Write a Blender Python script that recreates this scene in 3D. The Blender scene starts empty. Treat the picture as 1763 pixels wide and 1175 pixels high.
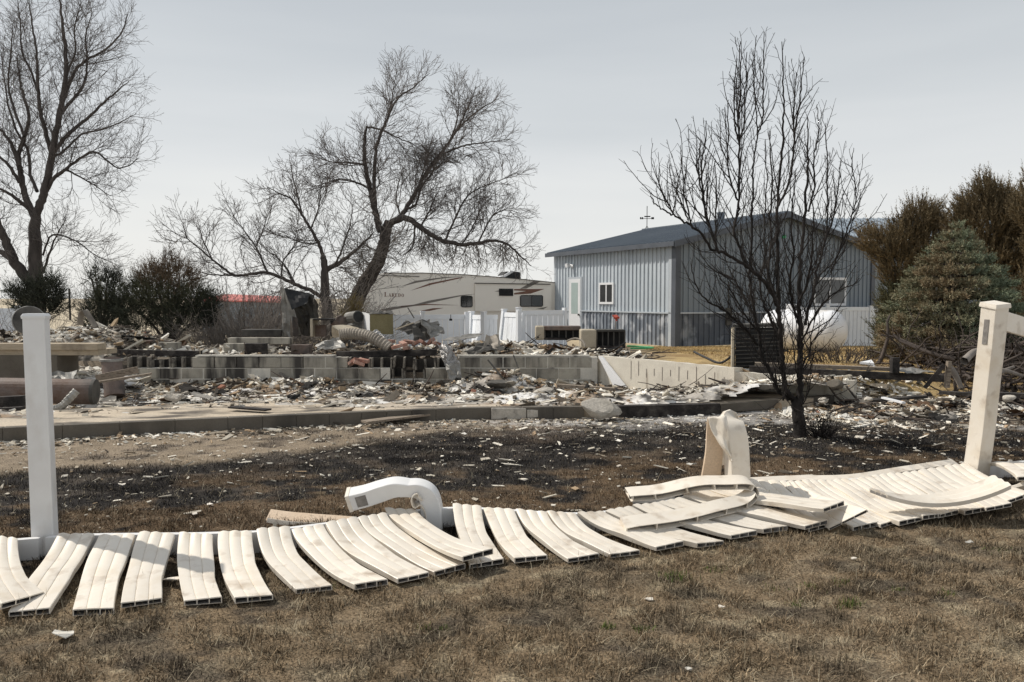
import bpy, math, random
import numpy as np
from mathutils import Vector, Matrix
random.seed(7); rng = np.random.default_rng(11)
S = bpy.context.scene; COL = S.collection

# ---------------------------------------------------------------- camera
F = 1400.0; CX, CY, HZ = 881.5, 587.5, 514.0; EYE = 1.5
TH = math.atan((CY - HZ) / F)
cam = bpy.data.cameras.new('camera'); camo = bpy.data.objects.new('camera', cam); COL.objects.link(camo)
cam.sensor_width = 36; cam.lens = F / 1763 * 36; cam.clip_start = 0.05; cam.clip_end = 9000
camo.location = (0, 0, EYE); camo.rotation_euler = (math.pi / 2 - TH, 0, 0); S.camera = camo
# ---------------------------------------------------------------- world
SUNV = Vector((-1.19, 0.47, 1.37)).normalized()
W = bpy.data.worlds.new('World'); S.world = W; W.use_nodes = True
nt = W.node_tree; N = nt.nodes; L = nt.links; bg = N['Background']
sky = N.new('ShaderNodeTexSky'); sky.sky_type = 'NISHITA'; sky.sun_disc = False
sky.sun_elevation = math.asin(SUNV.z); sky.sun_rotation = math.atan2(SUNV.x, SUNV.y); sky.dust_density = 3
sc = N.new('ShaderNodeVectorMath'); sc.operation = 'SCALE'; sc.inputs['Scale'].default_value = 0.085
L.new(sky.outputs[0], sc.inputs[0])
tc = N.new('ShaderNodeTexCoord'); sx = N.new('ShaderNodeSeparateXYZ'); L.new(tc.outputs['Generated'], sx.inputs[0])
mp = N.new('ShaderNodeMapping'); mp.inputs['Scale'].default_value = (1.2, 1.2, 9); mp.inputs['Rotation'].default_value = (0.06, -0.12, 0)
L.new(tc.outputs['Generated'], mp.inputs[0])
nz = N.new('ShaderNodeTexNoise'); nz.inputs['Scale'].default_value = 1.6; nz.inputs['Detail'].default_value = 4
nz.inputs['Roughness'].default_value = 0.45; L.new(mp.outputs[0], nz.inputs['Vector'])
ma = N.new('ShaderNodeMath'); ma.operation = 'MULTIPLY_ADD'; ma.inputs[1].default_value = 0.22
L.new(nz.outputs[0], ma.inputs[0]); 
su = N.new('ShaderNodeMath'); su.operation = 'SUBTRACT'; su.inputs[1].default_value = 0.11; L.new(sx.outputs[2], su.inputs[0])
L.new(su.outputs[0], ma.inputs[2])
rp = N.new('ShaderNodeValToRGB'); L.new(ma.outputs[0], rp.inputs[0]); e = rp.color_ramp.elements
e[0].position = 0.0; e[0].color = (.80, .80, .775, 1)
e[1].position = 1.0; e[1].color = (.36, .385, .42, 1)
for p_, c_ in ((.07, (.76, .765, .75, 1)), (.15, (.68, .695, .70, 1)), (.24, (.585, .61, .625, 1)), (.36, (.50, .53, .555, 1))):
    q = rp.color_ramp.elements.new(p_); q.color = c_
mx = N.new('ShaderNodeMixRGB'); mx.inputs[0].default_value = 0.9
L.new(sc.outputs[0], mx.inputs[1]); L.new(rp.outputs[0], mx.inputs[2]); L.new(mx.outputs[0], bg.inputs[0]); bg.inputs[1].default_value = 1.0
# ---------------------------------------------------------------- sun
sl = bpy.data.lights.new('sun', 'SUN'); sl.energy = 3.3; sl.angle = math.radians(0.6); sl.color = (1, .94, .85)
so = bpy.data.objects.new('sun', sl); COL.objects.link(so); so.rotation_euler = SUNV.to_track_quat('Z', 'Y').to_euler(); so.location = (-20, 8, 25)
S.view_settings.view_transform = 'Standard'; S.view_settings.look = 'None'
S.view_settings.exposure = 0.22; S.view_settings.gamma = 1; S.view_settings.use_curve_mapping = False
S.render.resolution_x = 1024; S.render.resolution_y = 682

# ---------------------------------------------------------------- helpers
V = Vector
def ray(px, py):
    x = (px - CX) / F; u = (CY - py) / F
    c, s = math.cos(TH), math.sin(TH)
    return V((x, c + u * s, -s + u * c))
CAMP = V((0, 0, EYE))
def at(px, py, Y): r = ray(px, py); return CAMP + r * (Y / r.y)
def G(px, py, z=0.0): r = ray(px, py); return CAMP + r * ((z - EYE) / r.z)
class Plane:
    """vertical plane through a, running towards b"""
    def __init__(s, a, b):
        s.a = V((a[0], a[1], 0)); d = V((b[0] - a[0], b[1] - a[1], 0)); s.len = d.length; s.d = d.normalized()
        s.n = V((s.d.y, -s.d.x, 0))
        if s.n.y > 0: s.n = -s.n
    def at(s, px, py, off=0.0):
        r = ray(px, py); t = (s.a - CAMP).dot(s.n) / r.dot(s.n)
        return CAMP + r * t + s.n * off
    def loc(s, px, py):
        p = s.at(px, py); return (p - s.a).dot(s.d), p.z
    def pt(s, l, z, off=0.0): return s.a + s.d * l + V((0, 0, z)) + s.n * off

def smooth(a, b, x): t = np.clip((x - a) / (b - a), 0, 1); return t * t * (3 - 2 * t)
def _h(ix, iy, s):
    v = np.sin(ix * 127.1 + iy * 311.7 + s * 74.7) * 43758.5453; return v - np.floor(v)
def vn(x, y, s=0):
    ix = np.floor(x); iy = np.floor(y); fx = x - ix; fy = y - iy; fx = fx * fx * (3 - 2 * fx); fy = fy * fy * (3 - 2 * fy)
    return (_h(ix, iy, s) * (1 - fx) + _h(ix + 1, iy, s) * fx) * (1 - fy) + (_h(ix, iy + 1, s) * (1 - fx) + _h(ix + 1, iy + 1, s) * fx) * fy
def fbm(x, y, s=0, o=4):
    r = 0; a = .5; t = 0
    for i in range(o): r = r + a * vn(x * 2 ** i + i * 17.3, y * 2 ** i - i * 9.1, s + i); t += a; a *= .5
    return r / t

WORLD = {}
def setp(o, label=None, cat=None, group=None, kind=None):
    if label: o['label'] = label
    if cat: o['category'] = cat
    if group: o['group'] = group
    if kind: o['kind'] = kind
    return o
def thing(name, loc, label, cat, group=None):
    o = bpy.data.objects.new(name, None); COL.objects.link(o); o.location = loc; o.empty_display_size = .2
    WORLD[o.name] = V(loc); return setp(o, label, cat, group)
def link(name, me, parent, origin):
    o = bpy.data.objects.new(name, me); COL.objects.link(o); WORLD[o.name] = V(origin)
    if parent is not None: o.parent = parent; o.location = V(origin) - WORLD[parent.name]
    else: o.location = origin
    return o
class MB:
    def __init__(s): s.v = []; s.f = []; s.m = []; s.mi = 0
    def add(s, vs, fs):
        b = len(s.v); s.v += [tuple(p) for p in vs]
        for f in fs: s.f.append([i + b for i in f]); s.m.append(s.mi)
        return s
    def box(s, a, b):
        x0, y0, z0 = a; x1, y1, z1 = b
        return s.add([(x0,y0,z0),(x1,y0,z0),(x1,y1,z0),(x0,y1,z0),(x0,y0,z1),(x1,y0,z1),(x1,y1,z1),(x0,y1,z1)],
            [(0,3,2,1),(4,5,6,7),(0,1,5,4),(1,2,6,5),(2,3,7,6),(3,0,4,7)])
    def obox(s, c, ax, ay, az):
        c = V(c); ax, ay, az = V(ax) / 2, V(ay) / 2, V(az) / 2
        vs = [c + ax * i + ay * j + az * k for k in (-1, 1) for j in (-1, 1) for i in (-1, 1)]
        fl = [(0,2,3,1),(4,5,7,6),(0,1,5,4),(1,3,7,5),(3,2,6,7),(2,0,4,6)]
        if ax.cross(ay).dot(az) < 0: fl = [f[::-1] for f in fl]
        return s.add(vs, fl)
    def beam(s, a, b, w, h, up=(0, 0, 1)):
        a = V(a); b = V(b); d = b - a; u = V(up); sd = d.cross(u).normalized(); u2 = sd.cross(d).normalized()
        return s.obox((a + b) / 2, d, sd * w, u2 * h)
    def tube(s, pts, rad, n=8, caps=True, squash=None):
        pts = [V(p) for p in pts]; 
        if not hasattr(rad, '__len__'): rad = [rad] * len(pts)
        ref = V((0.13, 0.21, 1)).normalized(); rings = []
        for i, p in enumerate(pts):
            t = (pts[min(i + 1, len(pts) - 1)] - pts[max(i - 1, 0)]).normalized()
            if abs(t.dot(ref)) > .97: ref = V((1, .1, .2)).normalized()
            a = t.cross(ref).normalized(); b = t.cross(a)
            rings.append([p + (a * math.cos(k * 2 * math.pi / n) + b * math.sin(k * 2 * math.pi / n)) * rad[i] for k in range(n)])
        vs = [v for r in rings for v in r]; fs = []
        for i in range(len(pts) - 1):
            for k in range(n): fs.append((i*n+k, i*n+(k+1)%n, (i+1)*n+(k+1)%n, (i+1)*n+k))
        if caps: fs.append(tuple(range(n))[::-1]); fs.append(tuple((len(pts)-1)*n + k for k in range(n)))
        return s.add(vs, fs)
    def poly(s, pts, th, nrm):
        """flat polygon with thickness th towards nrm"""
        n = len(pts); nr = V(nrm).normalized() * th; pts = [V(p) for p in pts]
        vs = pts + [p + nr for p in pts]
        fs = [tuple(range(n)), tuple(range(2 * n - 1, n - 1, -1))] + [(i, i + n, (i + 1) % n + n, (i + 1) % n) for i in range(n)]
        return s.add(vs, fs)
    def grid(s, P, closed=False):
        """P[i][j] points"""
        n = len(P); m = len(P[0]); vs = [p for r in P for p in r]
        fs = [(i*m+j, i*m+(j+1)%m, (i+1)*m+(j+1)%m, (i+1)*m+j) for i in range(n-1) for j in range(m if closed else m-1)]
        return s.add(vs, fs)
    def build(s, name, mats, parent=None, origin=None, smooth_=False, bevel=0, fixn=True):
        A = np.array(s.v, float)
        if origin is None: mn, mxx = A.min(0), A.max(0); origin = V(((mn[0]+mxx[0])/2, (mn[1]+mxx[1])/2, mn[2]))
        origin = V(origin); A = A - np.array(origin)
        me = bpy.data.meshes.new(name); me.from_pydata(A.tolist(), [], s.f)
        for m in (mats if isinstance(mats, (list, tuple)) else [mats]): me.materials.append(m)
        me.polygons.foreach_set('material_index', s.m)
        if fixn:
            import bmesh
            bm = bmesh.new(); bm.from_mesh(me); bmesh.ops.recalc_face_normals(bm, faces=bm.faces); bm.to_mesh(me); bm.free()
        if smooth_: me.polygons.foreach_set('use_smooth', [True] * len(me.polygons))
        me.update(); o = link(name, me, parent, origin)
        if bevel:
            b = o.modifiers.new('bevel', 'BEVEL'); b.width = bevel; b.segments = 2; b.limit_method = 'ANGLE'
        return o
def soup(name, Vt, T, mat, parent=None, col=None, origin=None, smooth_=False):
    """numpy mesh: verts Nx3, faces Mx(3|4); col Nx3"""
    Vt = np.asarray(Vt, np.float32); T = np.asarray(T, np.int32)
    if origin is None: mn, mxx = Vt.min(0), Vt.max(0); origin = V((float(mn[0]+mxx[0])/2, float(mn[1]+mxx[1])/2, float(mn[2])))
    me = bpy.data.meshes.new(name); k = T.shape[1]
    me.vertices.add(len(Vt)); me.vertices.foreach_set('co', (Vt - np.array(origin, np.float32)).ravel())
    me.loops.add(T.size); me.loops.foreach_set('vertex_index', T.ravel())
    me.polygons.add(len(T)); me.polygons.foreach_set('loop_start', np.arange(0, T.size, k, dtype=np.int32))
    try: me.polygons.foreach_set('loop_total', np.full(len(T), k, np.int32))
    except Exception: pass
    me.polygons.foreach_set('use_smooth', np.full(len(T), smooth_))
    me.update(calc_edges=True)
    if col is not None:
        a = me.color_attributes.new('Col', 'FLOAT_COLOR', 'POINT')
        a.data.foreach_set('color', np.concatenate([np.clip(col, 0, 1), np.ones((len(Vt), 1))], 1).astype(np.float32).ravel())
    me.materials.append(mat); return link(name, me, parent, origin)

# ---------------------------------------------------------------- materials
def pmat(name, cols, scale=3, rough=.8, bump=.3, metal=0, stretch=(1, 1, 1), soot=None, fine=60, vary=.12, bdist=.01, vcol=False, spec=.3, detail=8, sss=None, grain=.5):
    m = bpy.data.materials.new(name); m.use_nodes = True; nt = m.node_tree; N = nt.nodes; L = nt.links; b = N['Principled BSDF']
    tc = N.new('ShaderNodeTexCoord'); mp = N.new('ShaderNodeMapping'); mp.inputs['Scale'].default_value = stretch
    oi = N.new('ShaderNodeObjectInfo'); L.new(tc.outputs['Object'], mp.inputs[0])
    mu = N.new('ShaderNodeMath'); mu.operation = 'MULTIPLY'; mu.inputs[1].default_value = 37; L.new(oi.outputs['Random'], mu.inputs[0])
    nz = N.new('ShaderNodeTexNoise'); nz.noise_dimensions = '4D'; nz.inputs['Scale'].default_value = scale; nz.inputs['Detail'].default_value = detail; nz.inputs['Roughness'].default_value = .62
    L.new(mp.outputs[0], nz.inputs['Vector']); L.new(mu.outputs[0], nz.inputs['W'])
    fn = N.new('ShaderNodeTexNoise'); fn.inputs['Scale'].default_value = fine; fn.inputs['Detail'].default_value = 6; L.new(mp.outputs[0], fn.inputs['Vector'])
    if vcol:
        at_ = N.new('ShaderNodeVertexColor'); at_.layer_name = 'Col'; c = at_.outputs[0]
    else:
        r = N.new('ShaderNodeValToRGB'); L.new(nz.outputs[0], r.inputs[0]); el = r.color_ramp.elements
        n = len(cols)
        for i, cc in enumerate(cols):
            p = .34 + .32 * i / max(1, n - 1)
            if i == 0: el[0].position = p; el[0].color = (*cc, 1)
            elif i == n - 1: el[-1].position = p; el[-1].color = (*cc, 1)
            else: q = el.new(p); q.color = (*cc, 1)
        c = r.outputs[0]
    hs = N.new('ShaderNodeHueSaturation'); L.new(c, hs.inputs['Color'])
    # value = 1 + vary*(rand-.5) + .5*(fine-.5)
    m1 = N.new('ShaderNodeMath'); m1.operation = 'MULTIPLY_ADD'; m1.inputs[1].default_value = vary * 2; m1.inputs[2].default_value = 1 - vary - grain / 2
    L.new(oi.outputs['Random'], m1.inputs[0])
    m2 = N.new('ShaderNodeMath'); m2.operation = 'MULTIPLY_ADD'; m2.inputs[1].default_value = grain; L.new(fn.outputs[0], m2.inputs[0]); L.new(m1.outputs[0], m2.inputs[2])
    L.new(m2.outputs[0], hs.inputs['Value']); c = hs.outputs[0]
    if soot:
        sn = N.new('ShaderNodeTexNoise'); sn.inputs['Scale'].default_value = soot[1]; sn.inputs['Detail'].default_value = 5
        sm = N.new('ShaderNodeMapping'); sm.inputs['Scale'].default_value = soot[4] if len(soot) > 4 else (1, 1, .35)
        ge = N.new('ShaderNodeNewGeometry'); L.new(ge.outputs['Position'], sm.inputs[0]); L.new(sm.outputs[0], sn.inputs['Vector'])
        sr = N.new('ShaderNodeMapRange'); sr.inputs[1].default_value = soot[2]; sr.inputs[2].default_value = soot[3]; L.new(sn.outputs[0], sr.inputs[0])
        mx = N.new('ShaderNodeMixRGB'); L.new(sr.outputs[0], mx.inputs[0]); L.new(c, mx.inputs[1]); mx.inputs[2].default_value = (*soot[0], 1); c = mx.outputs[0]
    L.new(c, b.inputs['Base Color']); b.inputs['Roughness'].default_value = rough; b.inputs['Metallic'].default_value = metal
    try: b.inputs['Specular IOR Level'].default_value = spec
    except Exception: pass
    bp = N.new('ShaderNodeBump'); bp.inputs['Strength'].default_value = bump; bp.inputs['Distance'].default_value = bdist
    ad = N.new('ShaderNodeMath'); ad.operation = 'ADD'; L.new(nz.outputs[0], ad.inputs[0]); L.new(fn.outputs[0], ad.inputs[1])
    L.new(ad.outputs[0], bp.inputs['Height']); L.new(bp.outputs[0], b.inputs['Normal'])
    return m
M = {}
M['ground'] = pmat('soil_and_scorched_grass', None, 4, .95, .9, fine=75, grain=2.6, vary=0, vcol=True, bdist=.02, spec=.1)
M['grass'] = pmat('dead_grass', None, 4, .9, 0, fine=20, vary=0, vcol=True, spec=.1)
M['chips'] = pmat('rubble_chips', None, 6, .92, .5, fine=30, vary=0, vcol=True, spec=.15)
M['leaf'] = pmat('foliage', None, 3, .8, 0, fine=8, vary=0, vcol=True, spec=.15)
M['vinyl'] = pmat('melted_white_vinyl', [(.70, .62, .51), (.76, .70, .61), (.73, .66, .56)], 5, .42, .12, soot=((.40, .32, .24), 8, .56, .80, (1, 1, 1)), fine=120, vary=.07, bdist=.003, spec=.4, grain=.06)
M['vinylw'] = pmat('white_vinyl', [(.72, .71, .70), (.80, .80, .79)], 3, .4, .015, soot=((.5, .44, .38), 5, .58, .95, (1, 1, .5)), fine=90, vary=.02, bdist=.003, spec=.4, grain=.03)
M['vinylb'] = pmat('beige_vinyl_inside', [(.62, .47, .33), (.70, .56, .42)], 4, .55, .1, fine=80, vary=.03)
M['cavity'] = pmat('shaded_vinyl_cavity', [(.16, .15, .14), (.27, .25, .23)], 20, .9, .1, fine=80)  # white vinyl coloured dark: shade of the hollow cells put into the colour
M['fencew'] = pmat('white_fence_vinyl', [(.80, .83, .87), (.86, .88, .90)], 2, .5, .05, soot=((.45, .45, .44), 3, .6, .9), fine=60, vary=.05, grain=.08)
M['block'] = pmat('concrete_block', [(.21, .195, .165), (.36, .335, .285), (.28, .26, .22)], 2.5, .9, .5, soot=((.06, .055, .05), 2.1, .49, .64, (1.8, 1.8, .3)), fine=70, vary=.20)
M['mortar'] = pmat('pale_mortar', [(.50, .48, .43), (.60, .57, .51)], 8, .95, .4, soot=((.08, .075, .07), 1.9, .55, .68, (1.8, 1.8, .3)))
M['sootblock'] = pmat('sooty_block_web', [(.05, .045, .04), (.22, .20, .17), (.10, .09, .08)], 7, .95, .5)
M['blockin'] = pmat('shaded_block_inside', [(.015, .014, .013), (.05, .045, .04)], 6, .95, .5)  # near-black back of broken blocks: shade of the open cells as colour
M['poured'] = pmat('poured_concrete', [(.47, .43, .37), (.60, .56, .48), (.53, .49, .42)], 1.8, .85, .4, soot=((.20, .15, .10), 5, .60, .78, (2, 2, .18)), fine=70)
M['kerb'] = pmat('kerb_concrete', [(.10, .087, .07), (.155, .138, .115)], 2.2, .9, .5, soot=((.05, .045, .04), 1.4, .55, .72), fine=90)
M['slab'] = pmat('slab_concrete', [(.30, .25, .19), (.46, .39, .30), (.38, .33, .27)], 1.1, .9, .3, soot=((.10, .085, .07), 1.9, .47, .66, (1, 2.2, 1)), fine=40, bdist=.006, grain=1.1)
M['char'] = pmat('charred_wood', [(.012, .011, .01), (.035, .03, .028), (.09, .08, .07)], 6, .85, .8, stretch=(1, 1, 1), fine=50)
M['burntwood'] = pmat('weathered_burnt_board', [(.09, .07, .05), (.28, .23, .18), (.18, .15, .12)], 7, .85, .5, stretch=(1, 6, 6), fine=60)
M['wood'] = pmat('tan_wood', [(.33, .27, .19), (.43, .36, .27)], 5, .8, .3, stretch=(1, 6, 8), soot=((.08, .06, .05), 3, .55, .75))
M['barkdark'] = pmat('scorched_bark', [(.008, .007, .006), (.022, .018, .016), (.04, .033, .029)], 14, .85, .8, stretch=(1, 1, .25), fine=70, vary=.05)
M['bark'] = pmat('grey_brown_bark', [(.05, .042, .038), (.10, .085, .075)], 6, .9, .6, stretch=(1, 1, .3), fine=30, vary=.05)
M['twig'] = pmat('grey_twigs', [(.085, .072, .066), (.14, .12, .108)], 2, .9, .1, fine=10, vary=.05)
M['twigpale'] = pmat('pale_dead_twigs', [(.14, .12, .105), (.27, .24, .21)], 2, .9, .1, fine=10, vary=.05)
M['brush'] = pmat('dark_brush', [(.035, .028, .024), (.10, .08, .068)], 3, .9, .2, fine=20)
M['rust'] = pmat('burnt_rusty_metal', [(.10, .055, .035), (.17, .13, .11), (.075, .065, .06)], 3, .6, .3, soot=((.03, .026, .024), 1.8, .5, .7), fine=70)
M['darkmetal'] = pmat('burnt_dark_metal', [(.03, .028, .026), (.075, .07, .062), (.13, .12, .105)], 2.6, .65, .4, fine=60)
M['greymetal'] = pmat('scorched_grey_metal', [(.12, .115, .105), (.25, .24, .22), (.33, .32, .30)], 3, .5, .4, metal=.2, soot=((.05, .045, .04), 2, .54, .7), fine=60)
M['duct'] = pmat('dusty_duct', [(.22, .19, .155), (.36, .32, .27)], 4, .7, .4, soot=((.09, .08, .07), 3, .55, .75), fine=60)
M['olive'] = pmat('scorched_olive_panel', [(.20, .17, .085), (.27, .235, .13)], 3, .7, .2, soot=((.07, .055, .035), 2.5, .5, .8), fine=40)
M['tan'] = pmat('tan_stucco', [(.42, .36, .27), (.53, .47, .37)], 4, .9, .4, soot=((.12, .09, .06), 3, .54, .75))
M['brick'] = pmat('red_brick', [(.22, .10, .075), (.34, .19, .145), (.42, .30, .25)], 6, .9, .5, soot=((.2, .18, .16), 8, .55, .75), vary=.25)
M['stone'] = pmat('broken_concrete', [(.36, .33, .28), (.52, .48, .42), (.27, .25, .22)], 6, .95, .9, fine=40)
M['foil'] = pmat('crumpled_foil', [(.30, .29, .28), (.62, .6, .58)], 9, .38, .8, metal=.55, fine=40, bdist=.03)
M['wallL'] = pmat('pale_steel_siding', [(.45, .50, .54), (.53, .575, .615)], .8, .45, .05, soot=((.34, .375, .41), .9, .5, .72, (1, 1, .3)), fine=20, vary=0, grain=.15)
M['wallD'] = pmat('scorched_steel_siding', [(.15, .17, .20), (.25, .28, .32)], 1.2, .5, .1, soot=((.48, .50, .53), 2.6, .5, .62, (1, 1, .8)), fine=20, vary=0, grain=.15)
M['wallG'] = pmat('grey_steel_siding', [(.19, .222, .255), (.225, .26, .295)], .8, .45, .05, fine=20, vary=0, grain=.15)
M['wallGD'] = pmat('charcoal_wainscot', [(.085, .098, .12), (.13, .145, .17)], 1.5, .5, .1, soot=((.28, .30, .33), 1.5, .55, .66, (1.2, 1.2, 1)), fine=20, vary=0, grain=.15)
M['trimD'] = pmat('dark_trim', [(.075, .085, .10), (.10, .11, .13)], 2, .45, .03, vary=0)
M['trimL'] = pmat('light_trim', [(.42, .46, .50), (.5, .53, .56)], 2, .45, .03, vary=0)
M['roof'] = pmat('slate_steel_roof', [(.10, .125, .155), (.135, .16, .19)], .7, .4, .03, fine=12, vary=0, spec=.5, grain=.1)
M['roof2'] = pmat('pale_blue_roof', [(.26, .31, .36), (.30, .35, .40)], .7, .4, .03, vary=0)
M['redroof'] = pmat('red_roof', [(.50, .13, .11), (.58, .20, .17)], .7, .5, .03, vary=0)
M['redwall'] = pmat('dark_red_wall', [(.20, .06, .05), (.26, .09, .08)], .7, .7, .03, vary=0)
M['rv'] = pmat('beige_trailer_skin', [(.83, .78, .70), (.85, .80, .72)], .6, .35, .02, vary=0, fine=6, spec=.5, grain=.05)
M['rvgrey'] = pmat('grey_decal', [(.17, .155, .135), (.22, .2, .175)], 2, .4, .02, vary=0)
M['rvred'] = pmat('maroon_decal', [(.15, .075, .05), (.20, .10, .07)], 2, .4, .02, vary=0)
M['glass'] = pmat('dark_glass', [(.012, .014, .016), (.03, .033, .036)], .8, .08, 0, vary=0, spec=.8)
M['glassp'] = pmat('frosted_door_glass', [(.36, .44, .43), (.44, .52, .50)], 1.2, .2, 0, vary=0, spec=.6)
M['white'] = pmat('white_paint', [(.72, .73, .74), (.80, .80, .81)], 2, .4, .03, vary=0)
M['tank'] = pmat('white_tank_paint', [(.76, .77, .80), (.82, .83, .85)], 1.2, .35, .05, soot=((.50, .45, .38), 2.2, .6, .85, (1, 1, 1)), vary=0)
M['black'] = pmat('black_plastic', [(.012, .012, .013), (.03, .03, .03)], 5, .6, .1)
M['redpaint'] = pmat('faded_red_paint', [(.35, .06, .04), (.45, .10, .07)], 6, .6, .1)
M['greenh'] = pmat('green_hose', [(.03, .25, .10), (.05, .33, .14)], 6, .5, .1)
M['yellow'] = pmat('yellow_board', [(.42, .30, .05), (.5, .37, .1)], 6, .7, .2)

# ---------------------------------------------------------------- terrain
WL = [(-40, 15.3), (-7.3, 14.75), (1.56, 14.7), (4.7, 11.35), (7, 11.2), (40, 11.2)]
def wl(x): return np.interp(x, [p[0] for p in WL], [p[1] for p in WL])
def ztop(y): return np.interp(y, [11, 16, 27, 31, 36, 60, 300, 6000], [.34, .36, -.11, -.35, -.9, -1.2, -1.5, -1.5])
KERB = [(-12, 6.2), (-5.34, 8.49), (-3.24, 9.22), (-1.81, 9.69), (-.66, 10.04), (1.34, 10.2), (3.6, 10.9), (4.1, 11.0)]
def kerby(x): return np.interp(x, [p[0] for p in KERB], [p[1] for p in KERB])
def gh(x, y):
    x = np.asarray(x, float); y = np.asarray(y, float)
    s = y - wl(x)
    w = np.where(x < 4.7, .12, .12 + (x - 4.7) * .8)
    st = np.clip((s - .03) / w, 0, 1); st = st * st * (3 - 2 * st)
    z = ztop(np.maximum(y, 11)) * st
    z = z - .3 * smooth(.9, 1.4, y - kerby(x)) * (s < .03) * smooth(4.4, 3.2, x)
    near = smooth(13, 5, y)
    z = z + near * (fbm(x * 1.3, y * 1.3, 3) - .5) * .045 + (fbm(x * 9, y * 9, 5, 3) - .5) * .022 * smooth(14, 9, y)
    z = z + (fbm(x * .25, y * .25, 8) - .5) * .12 * smooth(6, 14, y) * smooth(15, 17, y)
    return z
def mixc(a, b, t): t = np.clip(t, 0, 1)[..., None]; return a * (1 - t) + np.asarray(b) * t
def gcol(x, y):
    x = np.asarray(x, float); y = np.asarray(y, float)
    n1 = fbm(x * .9, y * 1.3, 21); n2 = fbm(x * 4, y * 5, 22); n3 = fbm(x * 14, y * 14, 23, 3); n4 = fbm(x * .5 + 3, y * .8, 27)
    c = np.ones(x.shape + (3,)) * np.array((.195, .145, .092))
    c = mixc(c, (.30, .23, .15), smooth(.48, .68, n2) * .7)
    c = mixc(c, (.085, .070, .052), smooth(.50, .68, n1 * .3 + n2 * .7) * .7)
    n6 = fbm(x * 7, y * 10, 24, 3); n7 = fbm(x * 2.2, y * 4.2, 25, 3)
    c = mixc(c, (.34, .28, .19), smooth(.56, .72, n6) * .75); c = mixc(c, (.055, .045, .036), smooth(.52, .64, n7) * smooth(.40, .6, n6) * .75)
    fl = np.interp(x, [-8, -2.7, -.43, 1.6, 3.82, 9], [3.3, 4.65, 5.2, 5.8, 6.6, 8.6])
    ch = smooth(-.75, .15, y - fl + (n1 - .5) * 1.1)
    cc = np.ones_like(c) * np.array((.030, .027, .025))
    cc = mixc(cc, (.075, .064, .054), smooth(.4, .7, n2)); cc = mixc(cc, (.008, .007, .007), smooth(.5, .66, n7) * .8)
    br = smooth(.53, .66, n1 * .45 + n2 * .55 + .10 * np.exp(-((y - fl - .75) / .6) ** 2)) * smooth(3.0, 1.2, y - fl)
    cc = mixc(cc, (.165, .112, .066), br * .7)
    c = mixc(c, (0, 0, 0), np.zeros_like(x)); c = c * (1 - ch[..., None]) + cc * ch[..., None]
    k = kerby(x)
    dw = np.interp(x, [-8, -3, 0, 1.2, 9], [2.0, 1.9, .9, .2, 0])
    di = smooth(.3, -.25, (k - y) - dw + (n1 - .5) * 1.0 + (n2 - .5) * .5) * smooth(1.4, .6, x)
    dc = mixc(np.ones_like(c) * np.array((.255, .205, .15)), (.34, .275, .205), smooth(.4, .7, n2)); dc = mixc(dc, (.09, .075, .062), smooth(.52, .68, n2 * .6 + n4 * .4) * .8)
    c = c * (1 - di[..., None]) + dc * di[..., None]
    k2 = np.interp(x, [3, 4.5, 9], [10.9, 10.4, 10.0])
    kk = np.where(x > 3, k2, k)
    ash = smooth(1.5, .3, (kk - y) + (n1 - .5) * 2.0 + (n2 - .5)) * smooth(-1.6, .6, x + (n1 - .5) * 2)
    ac = mixc(np.ones_like(c) * np.array((.30, .275, .25)), (.68, .66, .63), smooth(.42, .64, n2)); ac = mixc(ac, (.33, .23, .15), smooth(.55, .7, n4) * .7); ac = mixc(ac, (.05, .045, .042), smooth(.5, .7, n3) * .6)
    c = c * (1 - (ash * .85)[..., None]) + ac * (ash * .85)[..., None]
    s = y - wl(x); back = smooth(.0, .4, s)
    gc = mixc(np.ones_like(c) * np.array((.46, .34, .17)), (.30, .205, .10), smooth(.45, .7, n2 * .5 + n1 * .5)); gc = mixc(gc, (.09, .07, .05), smooth(.58, .72, fbm(x * .7, y * .5, 31)) * .8 * smooth(24, 15, y))
    rb = mixc(np.ones_like(c) * np.array((.25, .22, .185)), (.10, .09, .08), smooth(.4, .65, n2))
    lft = smooth(3.2, 1.8, x - (y - 14) * .12) * smooth(48, 36, y)
    gc = gc * (1 - lft[..., None]) + rb * lft[..., None]
    c = c * (1 - back[..., None]) + gc * back[..., None]
    far = smooth(34, 60, y); fc = mixc(np.ones_like(c) * np.array((.50, .43, .32)), (.42, .36, .27), smooth(.4, .7, fbm(x * .01, y * .006, 40)))
    c = c * (1 - far[..., None]) + fc * far[..., None]
    return c * (0.75 + .5 * n3)[..., None]
ys = np.concatenate([np.linspace(-8, 2.2, 14), np.arange(2.3, 7, .026), np.arange(7, 12, .04), np.arange(12, 20, .1), np.arange(20, 40, .4), np.geomspace(41, 6000, 34)])
us = np.linspace(-1.25, 1.25, 430)
Y_, U_ = np.meshgrid(ys, us, indexing='ij'); X_ = U_ * (np.abs(Y_) * .85 + 2.5)
Z_ = gh(X_, Y_); C_ = gcol(X_, Y_)
n, m = Y_.shape; idx = np.arange(n * m).reshape(n, m)
T_ = np.stack([idx[:-1, :-1], idx[:-1, 1:], idx[1:, 1:], idx[1:, :-1]], -1).reshape(-1, 4)
o = soup('ground', np.stack([X_, Y_, Z_], -1).reshape(-1, 3), T_, M['ground'], col=C_.reshape(-1, 3), smooth_=True, origin=V((0, 0, 0)))
setp(o, 'yard ground of scorched lawn, bare dirt path, ash and pale dry grass running out to tan fields', kind='structure')

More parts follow.
